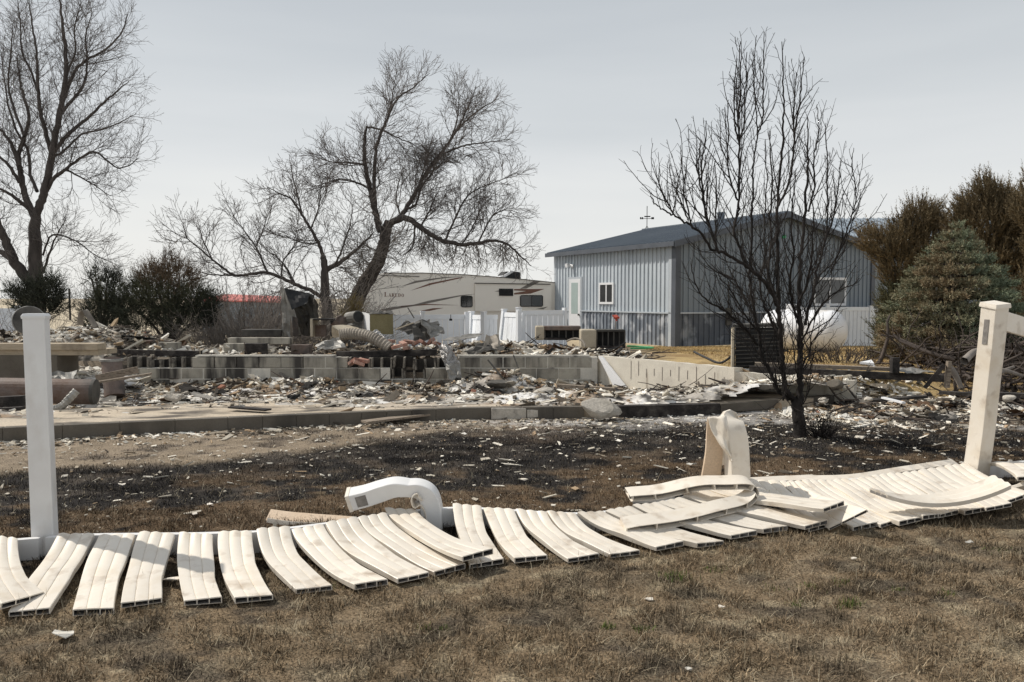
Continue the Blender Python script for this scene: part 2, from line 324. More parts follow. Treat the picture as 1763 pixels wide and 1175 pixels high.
# house slab with its kerb edge
sl_pts = [V((x, y, 0)) for x, y in KERB] 
mb = MB(); front = KERB; backp = [(x, min(y + 1.5 - (.5 if x > 1 else 0), float(wl(x)) - .4)) for x, y in KERB[::-1]]
ring = [V((x, y, .14)) for x, y in front] + [V((x, y, .14)) for x, y in backp]
mb.poly([p - V((0, 0, .2)) for p in ring], .2, (0, 0, 1)); o = mb.build('house_floor_slab', M['slab'])
setp(o, 'beige concrete floor slab of the burnt house, bare along its front edge', kind='structure')
mb = MB()
kb = [(x, y) for x, y in KERB if x <= .5]; kb.append((.9, 10.17))
for (a, b) in zip(kb[:-1], kb[1:]):
    for t0 in np.linspace(0, 1, 5)[:-1]:
        p = V((a[0] + (b[0]-a[0]) * t0, a[1] + (b[1]-a[1]) * t0, 0)); q = V((a[0] + (b[0]-a[0]) * (t0 + .25), a[1] + (b[1]-a[1]) * (t0 + .25), 0))
        mb.beam(p + V((0, -.005, .03)), q + V((.0, -.005, .03)), .12, .24)
o = mb.build('concrete_kerb', M['kerb'], bevel=.01)
setp(o, 'long low grey concrete edge of the house slab, standing above the dirt path', 'kerb')

# ---------------------------------------------------------------- steel shed
SC = V((5.41, 27, 0)); SA = .481; SU = V((-math.sin(SA), math.cos(SA), 0)); SV = V((math.cos(SA), math.sin(SA), 0))
SL, SW, SB, SH, SR = 7.85, 9.59, -.11, 3.45, 1.12
def sp(u, v, z): return SC + SU * u + SV * v + V((0, 0, z))
shed = thing('steel_shed', SC + V((0, 0, SB)), 'pale grey ribbed steel workshop with slate roof and heat-scorched lower walls', 'building')
ZW = SB + 1.12   # wainscot line
def ribwall(name, P0, D, nrm, length, z0, z1fn, mat, pitch=.229):
    mb = MB(); mb.poly([P0 + V((0,0,z0)), P0 + D*length + V((0,0,z0)), P0 + D*length + V((0,0,z1fn(length))), P0 + D*(length/2) + V((0,0,z1fn(length/2))), P0 + V((0,0,z1fn(0)))], -.05, nrm)
    k = pitch / 2
    while k < length:
        a = P0 + D * k + V((0, 0, z0 + .01)); b = P0 + D * k + V((0, 0, z1fn(k) - .01))
        mb.beam(a + nrm * .017, b + nrm * .017, .045, .036, up=nrm)
        k += pitch
    return mb.build(name, mat, shed)
def sgab(k): return SB + SH + SR * (1 - abs(k / SW - .5) * 2)
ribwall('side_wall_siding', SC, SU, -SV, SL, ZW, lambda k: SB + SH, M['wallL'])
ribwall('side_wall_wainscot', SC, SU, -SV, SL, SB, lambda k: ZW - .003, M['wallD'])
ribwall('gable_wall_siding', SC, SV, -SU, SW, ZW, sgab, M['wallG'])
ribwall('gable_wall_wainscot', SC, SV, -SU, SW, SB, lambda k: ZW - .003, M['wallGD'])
mb = MB()
mb.poly([sp(SL, 0, SB), sp(SL, SW, SB), sp(SL, SW, SB+SH), sp(SL, SW/2, SB+SH+SR), sp(SL, 0, SB+SH)], .05, -SU)
mb.poly([sp(0, SW, SB), sp(SL, SW, SB), sp(SL, SW, SB+SH), sp(0, SW, SB+SH)], .05, -SV); mb.build('rear_walls', M['wallG'], shed)
for nm, a, mat in (('wainscot_trim', (SC, SU, -SV, SL), 'trimL'), ('wainscot_trim', (SC, SV, -SU, SW), 'trimL')):
    mb = MB(); p = a[0] + a[2] * .035 + V((0, 0, ZW)); mb.beam(p + a[1] * .12, p + a[1] * (a[3] - .12), .05, .05); mb.build(nm, M[mat], shed)
def spost(p, mat, w=.13):
    mb = MB(); mb.obox(p + V((0, 0, SB + SH / 2)), SU * w, SV * w, V((0, 0, SH))); mb.build('corner_trim', mat, shed)
spost(sp(.04, .04, 0) - SU*.03, M['trimD'], .22); spost(sp(.0, .0, 0) + SU * .2 - SV * .0 + SV*0.02, M['trimL'], .16); spost(sp(.04, SW - .04, 0), M['trimD'], .2); spost(sp(SL - .04, .04, 0), M['trimL'])
# roof: two slopes with standing ribs
OH = .28
for sgn, nm in ((0, 'roof_slope'), (1, 'roof_slope')):
    def rpnt(u, t):   # t 0 at eave, 1 at ridge
        v = (-OH + (SW/2 + OH) * t) if sgn == 0 else (SW + OH - (SW/2 + OH) * t)
        z = SB + SH + SR * (v if v < SW/2 else SW - v) / (SW/2)
        return sp(u, v, z + .05)
    mb = MB(); u0, u1 = -OH, SL + OH
    mb.poly([rpnt(u0, 0), rpnt(u1, 0), rpnt(u1, 1), rpnt(u0, 1)], .04, (0, 0, 1))
    k = u0 + .02
    while k < u1:
        mb.beam(rpnt(k, 0) + V((0, 0, .055)), rpnt(k, 1) + V((0, 0, .055)), .045, .03); k += .229
    mb.build(nm, M['roof'], shed)
    mb = MB(); a, b = rpnt(u0 - .01, 0), rpnt(u0 - .01, 1); mb.poly([a + V((0,0,.05)), b + V((0,0,.05)), b - V((0,0,.15)), a - V((0,0,.15))], .04, -SU); mb.build('rake_trim', M['trimD'], shed)
    mb = MB(); e1 = rpnt(u0, 0); e2 = rpnt(u1, 0); o_ = -SV if sgn == 0 else SV; mb.poly([e1 + V((0,0,.04)), e2 + V((0,0,.04)), e2 - V((0,0,.12)), e1 - V((0,0,.12))], .03, o_); mb.build('eave_trim', M['trimD'], shed)
mb = MB(); mb.beam(sp(-OH, SW/2, SB+SH+SR+.10), sp(SL+OH, SW/2, SB+SH+SR+.10), .3, .05); mb.build('ridge_cap', M['roof'], shed)
mb = MB(); mb.box((-.12,-.12,0),(.12,.12,.22)); mb.tube([(0,0,.2),(0,0,.3)], .16, 8); 
o = mb.build('roof_vent', M['roof'], shed); o.location = sp(3.2, SW/2, SB+SH+SR+.1) - WORLD[shed.name]
PL = Plane(SC, SC + SU); PG = Plane(SC, SC + SV)
PL.n = -SV; PG.n = -SU
def plrect(pl, x0, y0, x1, y1):
    a = pl.at((x0 + x1) / 2, (y0 + y1) / 2); l0 = pl.loc(x0, (y0+y1)/2)[0]; l1 = pl.loc(x1, (y0+y1)/2)[0]
    z1 = pl.loc((x0+x1)/2, y0)[1]; z0 = pl.loc((x0+x1)/2, y1)[1]; return min(l0, l1), max(l0, l1), z0, z1
def slab_on(pl, l0, l1, z0, z1, off0, off1):
    mb = MB(); mb.poly([pl.pt(l0, z0, off0), pl.pt(l1, z0, off0), pl.pt(l1, z1, off0), pl.pt(l0, z1, off0)], off1 - off0, pl.n); return mb
def framed(pl, rect, parent, name, fw=.07, mull=1, fm='white', gm='glass', proud=.045):
    l0, l1, z0, z1 = rect
    w = slab_on(pl, l0 + fw*.5, l1 - fw*.5, z0 + fw*.5, z1 - fw*.5, .006, .044).build(name, M[gm], parent)
    mb = MB()
    for a in ((l0, l1, z1 - fw, z1), (l0, l1, z0, z0 + fw), (l0, l0 + fw, z0 + fw, z1 - fw), (l1 - fw, l1, z0 + fw, z1 - fw)): 
        q = slab_on(pl, *a, .004, proud + .015); mb.add(q.v, q.f)
    mb.build('frame', M[fm], w)
    for i in range(1, mull + 1):
        c = l0 + (l1 - l0) * i / (mull + 1); slab_on(pl, c - fw*.4, c + fw*.4, z0 + fw, z1 - fw, .008, proud + .005).build('mullion', M[fm], w)
    return w
r_ = plrect(PL, 1033, 487, 1058, 524); framed(PL, r_, shed, 'window', .08)
l0, l1, z0, z1 = plrect(PL, 982, 481, 1001, 530); z0 = SB
d = slab_on(PL, l0, l1, z0, z1, .006, .06).build('door', M['white'], shed)
slab_on(PL, l0 + .17, l1 - .17, z0 + 1.0, z1 - .14, .06, .066).build('door_pane', M['glassp'], d)
q = slab_on(PL, l0 + .04, l0 + .09, z0 + .93, z0 + 1.0, .06, .12).build('handle', M['darkmetal'], d)
mb = MB()
for a in ((l0 - .09, l0, z0, z1 + .09), (l1, l1 + .09, z0, z1 + .09), (l0, l1, z1, z1 + .09)): q = slab_on(PL, *a, .01, .05); mb.add(q.v, q.f)
mb.build('door_frame', M['trimL'], shed)
p = PL.at(985, 457, .1); mb = MB(); mb.tube([p - PL.n * .1, p], .05, 8); mb.tube([p, p + V((-.16, -.1, -.02))], [.05, .09], 8); mb.tube([p, p + V((.14, -.1, -.05))], [.05, .09], 8); mb.build('flood_light', M['white'], shed)
r_ = plrect(PG, 1399, 478, 1455, 527); framed(PG, r_, shed, 'window', .09, 1)
p = PG.at(1348, 408, .03); mb = MB(); mb.tube([p, p + PG.n * .05], .07, 10); mb.build('green_sign_disc', M['greenh'], shed)
mb = MB(); p0 = PG.at(1252, 560, .05); mb.box((-.12,-.05,-.3),(.12,.05,.3)); mb.tube([(0,0,.3),(0,0,1.2)], .02, 6); o = mb.build('electric_meter_box', M['darkmetal'], shed); o.location = p0 - WORLD[shed.name]; o.rotation_euler.z = SA
# weather vane
wv = sp(SL + .1, SW/2, SB + SH + SR + .12)
vane = thing('weather_vane', wv, 'thin dark weather vane standing on the rear ridge end of the steel workshop', 'weather vane')
mb = MB(); mb.tube([wv, wv + V((0, 0, 1.0))], .016, 6); mb.tube([wv, wv + V((-.12, 0, -.08))], .012, 4); mb.tube([wv + V((0,0,.12)), wv + V((.14, 0, -.08))], .012, 4); mb.tube([wv + V((0,0,.12)), wv + V((-.14, 0, -.08))], .012, 4); mb.build('pole', M['black'], vane)
mb = MB(); c = wv + V((0, 0, .42)); mb.beam(c + V((-.28, 0, .03)), c + V((.28, 0, .03)), .015, .02); 
for dx in (-.28, -.2, .22, .28): mb.box((c.x+dx-.03, c.y-.008, c.z), (c.x+dx+.03, c.y+.008, c.z+.09))
mb.beam(c + V((-.12, 0, .12)), c + V((.15, 0, .12)), .014, .05); mb.build('arrow', M['black'], vane)

# barn behind
mb = MB(); bx0, bx1, by = 16.2, 33, 41
barn = thing('distant_barn', (24, by + 4, -.9), 'big pale blue-roofed barn rising behind the brown junipers', 'building')
mb.poly([V((bx0, by, 4.45)), V((bx1, by, 4.45)), V((bx1, by+6, 6.1)), V((bx0, by+6, 5.95))], .1, (0, 0, 1)); 
for i in range(40): x = bx0 + .2 + i * .42; mb.beam((x, by, 4.6), (x, by + 6, 6.12), .06, .04)
mb.build('roof', M['roof2'], barn)
mb = MB(); mb.box((bx0+.3, by+.3, -.9), (bx1-.3, by + 9, 4.4)); mb.build('wall', M['wallG'], barn)
# red roof building far left
rb = thing('red_roofed_building', (-18, 62, -1.2), 'far low building with a faded red roof seen through the bare shrubs', 'building')
a0, a1 = at(338, 513, 60), at(492, 516, 60); mb = MB()
mb.poly([a0 + V((0, 0, -.25)), a1 + V((0, 0, -.25)), a1 + V((-.8, 4, .12)), a0 + V((.8, 4, .20))], .1, (0, 0, 1)); mb.build('roof', M['redroof'], rb)
mb = MB(); mb.box((a0.x + .3, 60.3, -1.3), (a1.x - .3, 66, a0.z - .22)); mb.build('wall', M['wallG'], rb)

# ---------------------------------------------------------------- travel trailer
PR = Plane((-6.2, 31.5), (2.8, 34.2)); 
rvbase = PR.pt(0, -.85)
rv = thing('travel_trailer', PR.pt(4, -.85, -1.2), 'long beige travel trailer with brown swoosh stripes parked behind the white fence', 'trailer')
prof = [(608,585),(606,545),(612,515),(628,489),(646,474),(662,470.5),(730,470),(800,473),(870,478),(930,484),(992,490.5),(992,585)]
mb = MB(); mb.poly([PR.at(x, y) for x, y in prof], -2.4, PR.n); mb.build('body', M['rv'], rv, bevel=.04)
def rvd(pts, mat, name, off=.004, parent=rv): mb = MB(); mb.poly([PR.at(x, y, .001) for x, y in pts], off, PR.n); return mb.build(name, M[mat], parent)
def rvstrip(top, mat, name, hw=1.1, off=.02):
    return rvd([(x, y - hw * .5) for x, y in top] + [(x, y + hw * .5) for x, y in top[::-1]], mat, name, off)
rvstrip([(650,470.4),(730,470.4),(800,473.2),(870,478.4),(930,484.2),(990,490.6)], 'darkmetal', 'roof_edge_trim', 1.2, .03)
rvstrip([(655,474.5),(722,476.5)], 'darkmetal', 'awning_rail', 1.0, .03)
so_ = rvd([(817,488),(948,490),(948,536),(817,536)], 'rv', 'slide_out', .09)
mb = MB(); mb.poly([PR.at(x, y, .09) for x, y in [(816,487.3),(946,489.2),(946,490.6),(816,488.7)]], .05, PR.n); mb.build('slide_out_trim', M['darkmetal'], so_)
for pts, mt in (([(650,534.5),(675,529),(712,525),(738,518),(790,509),(822,506),(790,511),(745,521),(712,527.5),(680,533),(668,535.5)], 'rvgrey'),
                ([(690,527),(735,523.5),(792,526),(735,525.5),(690,529)], 'rvred'), ([(722,536),(745,531),(764,530.5),(740,535.5)], 'rvred'),
                ([(688,494.5),(715,484),(760,478),(800,476),(760,480),(718,487)], 'rvgrey'), ([(706,501),(740,488),(790,478),(800,478),(745,490)], 'rvred')):
    rvd(pts, mt, 'stripe')
for pts, mt in (([(918,483.8),(930,484.6),(905,497.2),(894,497.6)], 'rvgrey'), ([(884,498),(936,498),(912,506),(884,507.5),(884,505),(905,501.5),(884,500.5)], 'rvred'), ([(920,532.5),(942,528.2),(934,532.8)], 'rvgrey'), ([(850,502),(858,500.5),(858,502.5)], 'rvgrey')):
    mb = MB(); mb.poly([PR.at(x, y, .095) for x, y in pts], .004, PR.n); mb.build('stripe', M[mt], rv)
def rwin(x0, y0, x1, y1, off):
    c = 2.2; pts = [(x0+c,y0),(x1-c,y0),(x1,y0+c),(x1,y1-c),(x1-c,y1),(x0+c,y1),(x0,y1-c),(x0,y0+c)]
    mb = MB(); mb.poly([PR.at(x, y, off) for x, y in pts], .02, PR.n); w = mb.build('window', M['black'], rv)
    g = 1.4; pts = [(x0+g,y0+g),(x1-g,y0+g),(x1-g,y1-g),(x0+g,y1-g)]; mb = MB(); mb.poly([PR.at(x, y, off + .02) for x, y in pts], .006, PR.n); mb.build('pane', M['glass'], w)
    mb = MB(); xm = (x0+x1)/2; mb.poly([PR.at(x, y, off + .026) for x, y in [(xm-.5,y0+1),(xm+.5,y0+1),(xm+.5,y1-1),(xm-.5,y1-1)]], .006, PR.n); mb.build('pane_divider', M['black'], w)
rwin(793, 509.5, 813.5, 529.5, .01); rwin(894, 508.5, 933.5, 528.5, .1)
mb = MB(); mb.poly([PR.at(x, y, .095) for x, y in [(858,497.3),(882,497.6),(882,510),(858,509.7)]], .03, PR.n)
for yy in (500, 503.2, 506.4): mb.poly([PR.at(x, y, .125) for x, y in [(859,yy),(881,yy+.2),(881,yy+1),(859,yy+.8)]], .02, PR.n)
mb.build('louvre_vent', M['black'], rv)
mb = MB(); pts = [(866,479),(866,474.5),(872,467.5),(895,468),(898.5,471),(898,481)]; mb.poly([PR.at(x, y, -.9) for x, y in pts], .8, PR.n); mb.build('air_conditioner', M['black'], rv, bevel=.04)
mb = MB(); pts = [(858,477.5),(867,474.5),(880,466.6),(888,467),(870,478)]; mb.poly([PR.at(x, y, -.95) for x, y in pts], .9, PR.n); mb.build('air_conditioner_shroud', M['white'], rv, bevel=.03)
mb = MB(); pts = [(841,475.5),(843,473),(850,473.2),(853,476.5)]; mb.poly([PR.at(x, y, -1.2) for x, y in pts], .5, PR.n); mb.build('roof_vent_lid', M['white'], rv)
for x_ in (682, 726): 
    mb = MB(); mb.poly([PR.at(x, y, -1.2) for x, y in [(x_,471),(x_+2,468.5),(x_+9,468.5),(x_+11,471)]], .4, PR.n); mb.build('roof_vent_lid', M['greymetal'], rv)
a = PR.at(945, 478.5, -.4); b = PR.at(955, 478.8, -.4); mb = MB(); mb.tube([a - V((0,0,.2)), a, b, b - V((0,0,.2))], .015, 5); mb.build('ladder_rail', M['white'], rv)
# lettering: serif capitals made of strokes
def glyph(ch):
    T, t = .26, .11
    R = lambda x0, y0, x1, y1: [(x0, y0), (x1, y0), (x1, y1), (x0, y1)]
    if ch == 'L': return [R(.12,0,.12+T,1), R(0,.93,.5,1), R(0,0,.75,.07), [(.66,0),(.78,0),(.78,.32)]]
    if ch == 'A': return [[(.08,0),(.18,0),(.5,.9),(.44,1)], [(.38,1),(.52,1),(.86,0),(.58,0)], R(.22,.28,.66,.36), R(0,0,.27,.06), R(.5,0,.95,.06)]
    if ch == 'R': return [R(.1,0,.1+T,1), R(0,.94,.6,1), R(.3,.48,.6,.55), [(.58,.5),(.78,.6),(.78,.86),(.58,1),(.52,.93),(.6,.8),(.6,.66),(.52,.54)], [(.36,.5),(.56,.5),(.92,0),(.66,0)], R(0,0,.45,.06)]
    if ch == 'E': return [R(.1,0,.1+T,1), R(0,.93,.72,1), R(0,0,.76,.07), R(.3,.47,.6,.54), [(.64,1),(.72,1),(.72,.72)], [(.66,0),(.76,0),(.78,.3)], R(.56,.38,.61,.64)]
    if ch == 'D': return [R(.1,0,.1+T,1), R(0,.93,.55,1), R(0,0,.55,.07), [(.5,0),(.8,.18),(.88,.5),(.8,.82),(.5,1),(.5,.92),(.62,.78),(.66,.5),(.62,.22),(.5,.08)]]
    return [[(.45,0),(.12,.16),(.02,.5),(.12,.84),(.45,1),(.45,.93),(.3,.78),(.26,.5),(.3,.22),(.45,.07)], [(.45,0),(.78,.16),(.88,.5),(.78,.84),(.45,1),(.45,.93),(.6,.78),(.64,.5),(.6,.22),(.45,.07)]]
lx = 661.5
for i, ch in enumerate('LAREDO'):
    h = 7.6 if i == 0 else 6.0; w = h * (.86 if i else .9); yb = 511.0 + i * .18
    mb = MB()
    for st in glyph(ch): mb.poly([PR.at(lx + x * w, yb - y * h, .001) for x, y in st], .005, PR.n)
    mb.build('letter', M['rvred'], rv); lx += w * 1.02 + .3

# ---------------------------------------------------------------- white yard fences at the back
def yard_fence(label, segs, gapless=False):
    p0 = segs[0][0]; th = thing('white_fence', (p0[0], p0[1], segs[0][3]), label, 'fence', 'white vinyl fences behind the ruins')
    for (a, b, zt, zb, n, lean) in segs:
        pl = Plane(a, b); ln = pl.len
        def q(l, z, off=0): 
            dz = (z - zb); return pl.pt(l + lean[0] * dz, z, off - lean[1] * dz)
        def piece(nm, l0, l1, z0, z1, o0, o1, mt='fencew'):
            mb = MB(); A = [q(l0, z0, o0), q(l1, z0, o0), q(l1, z1, o0), q(l0, z1, o0)]; B = [q(l0, z0, o1), q(l1, z0, o1), q(l1, z1, o1), q(l0, z1, o1)]
            mb.add(A + B, [(0,1,2,3),(7,6,5,4),(0,4,5,1),(1,5,6,2),(2,6,7,3),(3,7,4,0)]); return mb.build(nm, M[mt], th)
        piece('post', -.065, .065, zb, zt + .06, -.065, .065); piece('post_cap', -.08, .08, zt + .06, zt + .09, -.08, .08)
        piece('top_rail', .07, ln - .07, zt - .16, zt - .02, -.025, .03)
        piece('bottom_rail', .07, ln - .07, zb + .04, zb + .18, -.025, .03)
        w = (ln - .14) / n
        for k in range(n): piece('picket', .07 + k * w + .008, .07 + (k + 1) * w - .008, zb + .18, zt - .16, -.012, .012)
    a, b, zt, zb, n, lean = segs[-1]; pl = Plane(a, b); mb = MB(); mb.obox(pl.pt(pl.len, (zt + zb) / 2 + .03), pl.d * .13, pl.n * .13, V((0, 0, zt - zb + .06))); mb.build('post', M['fencew'], th)
    return th
def gp(px, Y): return ((px - CX) / F * Y, Y)
zt_ = at(700, 541, 25).z
yard_fence('long blue-white panel fence in shade in front of the beige trailer', [(gp(600,24.6), gp(728,25), zt_, zt_-1.6, 11, (0,0)), (gp(728,25), gp(804,25.3), zt_, zt_-1.6, 7, (0,0))])
yard_fence('sunlit warped white fence panels leaning over left of the workshop door', [(gp(806,25.3), gp(833,24.7), zt_-.02, zt_-1.6, 3, (-.22,.25)), (gp(833,24.7), gp(858,25.3), zt_-.0, zt_-1.6, 3, (-.2,-.15)), (gp(858,25.3), gp(893,24.2), zt_+.06, zt_-1.6, 4, (-.14,.2))])
z2 = at(940, 534, 26).z
yard_fence('short blue-white fence section ending at the workshop door', [(gp(893,25.6), gp(972,27.0), z2, z2-1.65, 8, (0,0))])
z3 = at(1440, 528, 30).z; 
yard_fence('white privacy fence with wrinkled scorched panels behind the white propane tank', [(gp(1372,29.6), gp(1424,30), z3, -.42, 6, (0,0)), (gp(1424,30), gp(1499,30.2), z3, -.42, 10, (0,0)), (gp(1499,30.2), gp(1585,30.5), z3-.06, -.42, 11, (0,0))])
z4 = at(10, 530, 24).z
yard_fence('fragment of white fence at the far left behind the round metal drum end', [(gp(-60,24), gp(30,24), z4, z4-1.4, 7, (0,0))])

# ---------------------------------------------------------------- propane tank
tc0 = at(1430, 570, 18.4); ax = V((-.78, .62, 0)).normalized(); R0 = .47
tank = thing('propane_tank', (tc0.x, tc0.y, .2), 'big white horizontal propane tank behind the blackened tree', 'tank')
mb = MB(); pts = []; rad = []
for i in range(9): t = i / 8 * math.pi / 2; pts.append(tc0 - ax * (math.cos(t) * R0 * .75)); rad.append(max(.01, math.sin(t) * R0))
for i in range(1, 6): pts.append(tc0 + ax * (i * .25)); rad.append(R0)
for i in range(1, 9): t = i / 8 * math.pi / 2; pts.append(tc0 + ax * (1.25 + math.sin(t) * R0 * .75)); rad.append(max(.01, math.cos(t) * R0))
mb.tube(pts, rad, 36); mb.build('shell', M['tank'], tank, smooth_=True)
mb = MB(); c = tc0 + ax * .85 + V((0, 0, R0 - .03)); mb.tube([c, c + V((0, 0, .16))], .17, 14); mb.build('valve_dome', M['tank'], tank, smooth_=False)
for t in (.15, 1.1):
    c = tc0 + ax * t; gz = float(gh(c.x, c.y)); mb = MB(); mb.obox((c.x, c.y, (gz + c.z - .33) / 2), ax * .12, ax.cross(V((0,0,1))) * .5, V((0, 0, c.z - .33 - gz + .1))); mb.build('foot', M['greymetal'], tank)

# ---------------------------------------------------------------- condenser unit behind the tree
c0 = at(1263, 631, 12.9); c1 = at(1345, 631, 13.3)
ac = thing('air_conditioning_unit', (c0.x + .4, c0.y + .3, c0.z), 'burnt air conditioning unit with black louvred sides behind the charred tree', 'air conditioner')
hgt = .68; d = (V((c1.x, c1.y, 0)) - V((c0.x, c0.y, 0))); n_ = V((.27, 1, 0)).normalized() * .6; bz = c0.z - .06
mb = MB(); b0 = V((c0.x, c0.y, bz)); mb.obox(b0 + d/2 + n_/2 + V((0,0,hgt/2)), d * .93, n_ * .93, V((0,0,hgt-.06))); mb.build('coil_core', M['black'], ac)
mb = MB()
for p in (b0, b0 + d, b0 + n_, b0 + d + n_): mb.obox(p + V((0,0,hgt/2)), d.normalized()*.05, n_.normalized()*.05, V((0,0,hgt)))
mb.build('corner_posts', M['darkmetal'], ac)
mb = MB(); mb.obox(b0 + V((-.03,-.03,hgt/2)), (.035,0,0), (0,.05,0), (0,0,hgt)); mb.build('pale_edge_strip', M['tan'], ac)
mb = MB(); mb.obox(b0 + d/2 + n_/2 + V((0,0,hgt+.02)), d * 1.06, n_ * 1.06, V((0,0,.05))); mb.build('top_panel', M['darkmetal'], ac)
for i in range(11):
    z = .06 + i * .062
    for (p, dd, off) in ((b0, d, -n_.normalized()*.02), (b0, n_, -d.normalized()*.02)):
        mb = MB(); mb.beam(p + off + V((0,0,z)), p + dd + off + V((0,0,z)), .03, .012); mb.build('louvre', M['darkmetal'], ac)

# ---------------------------------------------------------------- block foundation wall
fw = thing('block_foundation_wall', (-3, 14.7, 0), 'grey concrete block foundation wall, its top course broken open at the left', 'wall')
def blockmesh(hollow=False):
    mb = MB(); l, h, w = .388, .187, .19
    if not hollow: mb.box((-l/2, 0, 0), (l/2, w, h))
    else:
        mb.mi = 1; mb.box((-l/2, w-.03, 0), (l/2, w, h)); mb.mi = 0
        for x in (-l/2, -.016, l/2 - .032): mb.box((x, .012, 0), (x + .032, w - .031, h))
    return mb
bmesh_, hmesh_ = None, None
proto = blockmesh().build('concrete_block', M['block'], fw, origin=(0,0,0), bevel=.006); protoh = blockmesh(True).build('broken_block', [M['sootblock'], M['blockin']], fw, origin=(0,0,0))
first = {0: True, 1: True}
def put(p_, x, y, z, rz=0, name=None, tilt=0, parent=fw):
    k = 0 if p_ is proto else 1
    if first[k]: o = p_; first[k] = False
    else: o = p_.copy(); COL.objects.link(o)
    o.parent = parent; o.location = V((x, y, z)) - WORLD[parent.name]; o.rotation_euler = (tilt, tilt * .7, rz); return o
X0 = -7.16; CORN = 1.54
Z0 = .45 - .6
for row in range(4):
    z = Z0 - .2 + row * .2
    off = .2 if row % 2 else 0
    x = X0 - off + .2
    while x < CORN - .1:
        px = CX + F * x / 14.6
        br = (row == 3 and (px < 325 or 582 < px < 785)) or (row == 2 and (px < 240 or 672 < px < 742))
        miss = (row == 3 and (470 < px < 500 or px < 215)) or (row == 2 and px < 225)
        if not miss: put(protoh if br else proto, x + rng.uniform(-.004, .004), 14.6 + rng.uniform(-.006, .006) + (.03 if br else 0), z + .002 - (rng.uniform(0, .05) if br else 0), tilt=rng.uniform(-.12, .12) if br else 0)
        x += .4
mb = MB(); mb.box((X0 + .3, 14.605, Z0 - .2), (-4.15, 14.775, Z0 + .395)); mb.box((-4.15, 14.605, Z0 - .2), (-3.75, 14.775, Z0 + .395)); mb.box((-3.75, 14.605, Z0 - .2), (-3.1, 14.775, Z0 + .592)); mb.box((-3.1, 14.605, Z0 - .2), (-2.2, 14.775, Z0 + .395)); mb.box((-2.2, 14.605, Z0 - .2), (-1.45, 14.775, Z0 + .195)); mb.box((-1.45, 14.605, Z0 - .2), (-.95, 14.775, Z0 + .395)); mb.box((-.95, 14.605, Z0 - .2), (CORN, 14.775, Z0 + .592)); mb.build('mortar_joints', M['mortar'], fw)
mb = MB()
for (a, b) in (((-5.7), (-3.2)), ((-1.0), (1.4))): mb.box((a, 14.605, Z0+.6), (b, 14.79, Z0+.625))
mb.build('wall_cap', M['mortar'], fw)
# poured return wall
pw = thing('poured_concrete_wall', (3.1, 13, 0), 'sunlit cream poured concrete basement wall running right from the block corner', 'wall')
A0 = V((1.56, 14.7, 0)); A1 = V((3.33, 12.15, 0)); A2 = V((4.75, 11.25, 0))
def wseg(a, b, zt0, zt1, name, mat, th=.2):
    d = (b - a); n = V((d.y, -d.x, 0)).normalized()
    if n.y > 0: n = -n
    mb = MB(); K = 14; top = [a + d * (i / K) for i in range(K + 1)]
    P = []
    for i, p in enumerate(top):
        z = zt0 + (zt1 - zt0) * i / K + rng.uniform(-.008, .008)
        P.append([p + V((0,0,-.25)), p + V((0,0,z)), p - n * th + V((0,0,z - .01)), p - n * th + V((0,0,-.25))])
    mb.grid(P, closed=True); mb.add(P[0], [(0,1,2,3)]); mb.add(P[-1], [(3,2,1,0)]); o = mb.build(name, mat, pw); return n
nn = wseg(A0, A1, .462, .462, 'wall_panel', M['poured']); wseg(A1 + V((.0, .03, 0)), A2, .40, .36, 'wall_panel', M['poured'])
d = A1 - A0
for i in range(12):
    t = .28 + i * .06; p = A0 + d * t + nn * .004; mb = MB(); z1 = rng.uniform(.3, .43); mb.beam(p + V((0,0,z1)), p + V((.0, 0, rng.uniform(.1, .25))), .005, .004, up=nn); mb.build('form_tie_streak', M['rust'], pw)
mb = MB(); a = A0 + nn * .05 + d * .03; mb.poly([a + V((0,0,.46)), a + V((0,0,.46)) + d.normalized()*.1, a + nn*.02 + d.normalized()*.75 + V((0,0,-.02)), a + nn*.02 + d.normalized()*.42 + V((0,0,-.02))], .03, nn); mb.build('leaning_board', M['white'], pw)

# low concrete ledge at the left
lg = thing('concrete_step_wall', (-10, 14.2, 0), 'low two-tier tan concrete ledge at the far left below the rubble heap', 'wall')
e0 = at(168, 592, 13.6); 
mb = MB(); mb.box((-14, 13.6, e0.z - .11), (e0.x, 13.9, e0.z)); mb.build('upper_ledge', M['wood'], lg, bevel=.01)
mb = MB(); mb.box((-14, 13.66, e0.z - .20), (e0.x - .02, 14.3, e0.z - .113)); mb.build('middle_ledge', M['wood'], lg)
mb = MB(); mb.box((-14, 13.62, -.1), (e0.x - .7, 14.3, e0.z - .203)); mb.build('lower_ledge', M['kerb'], lg)

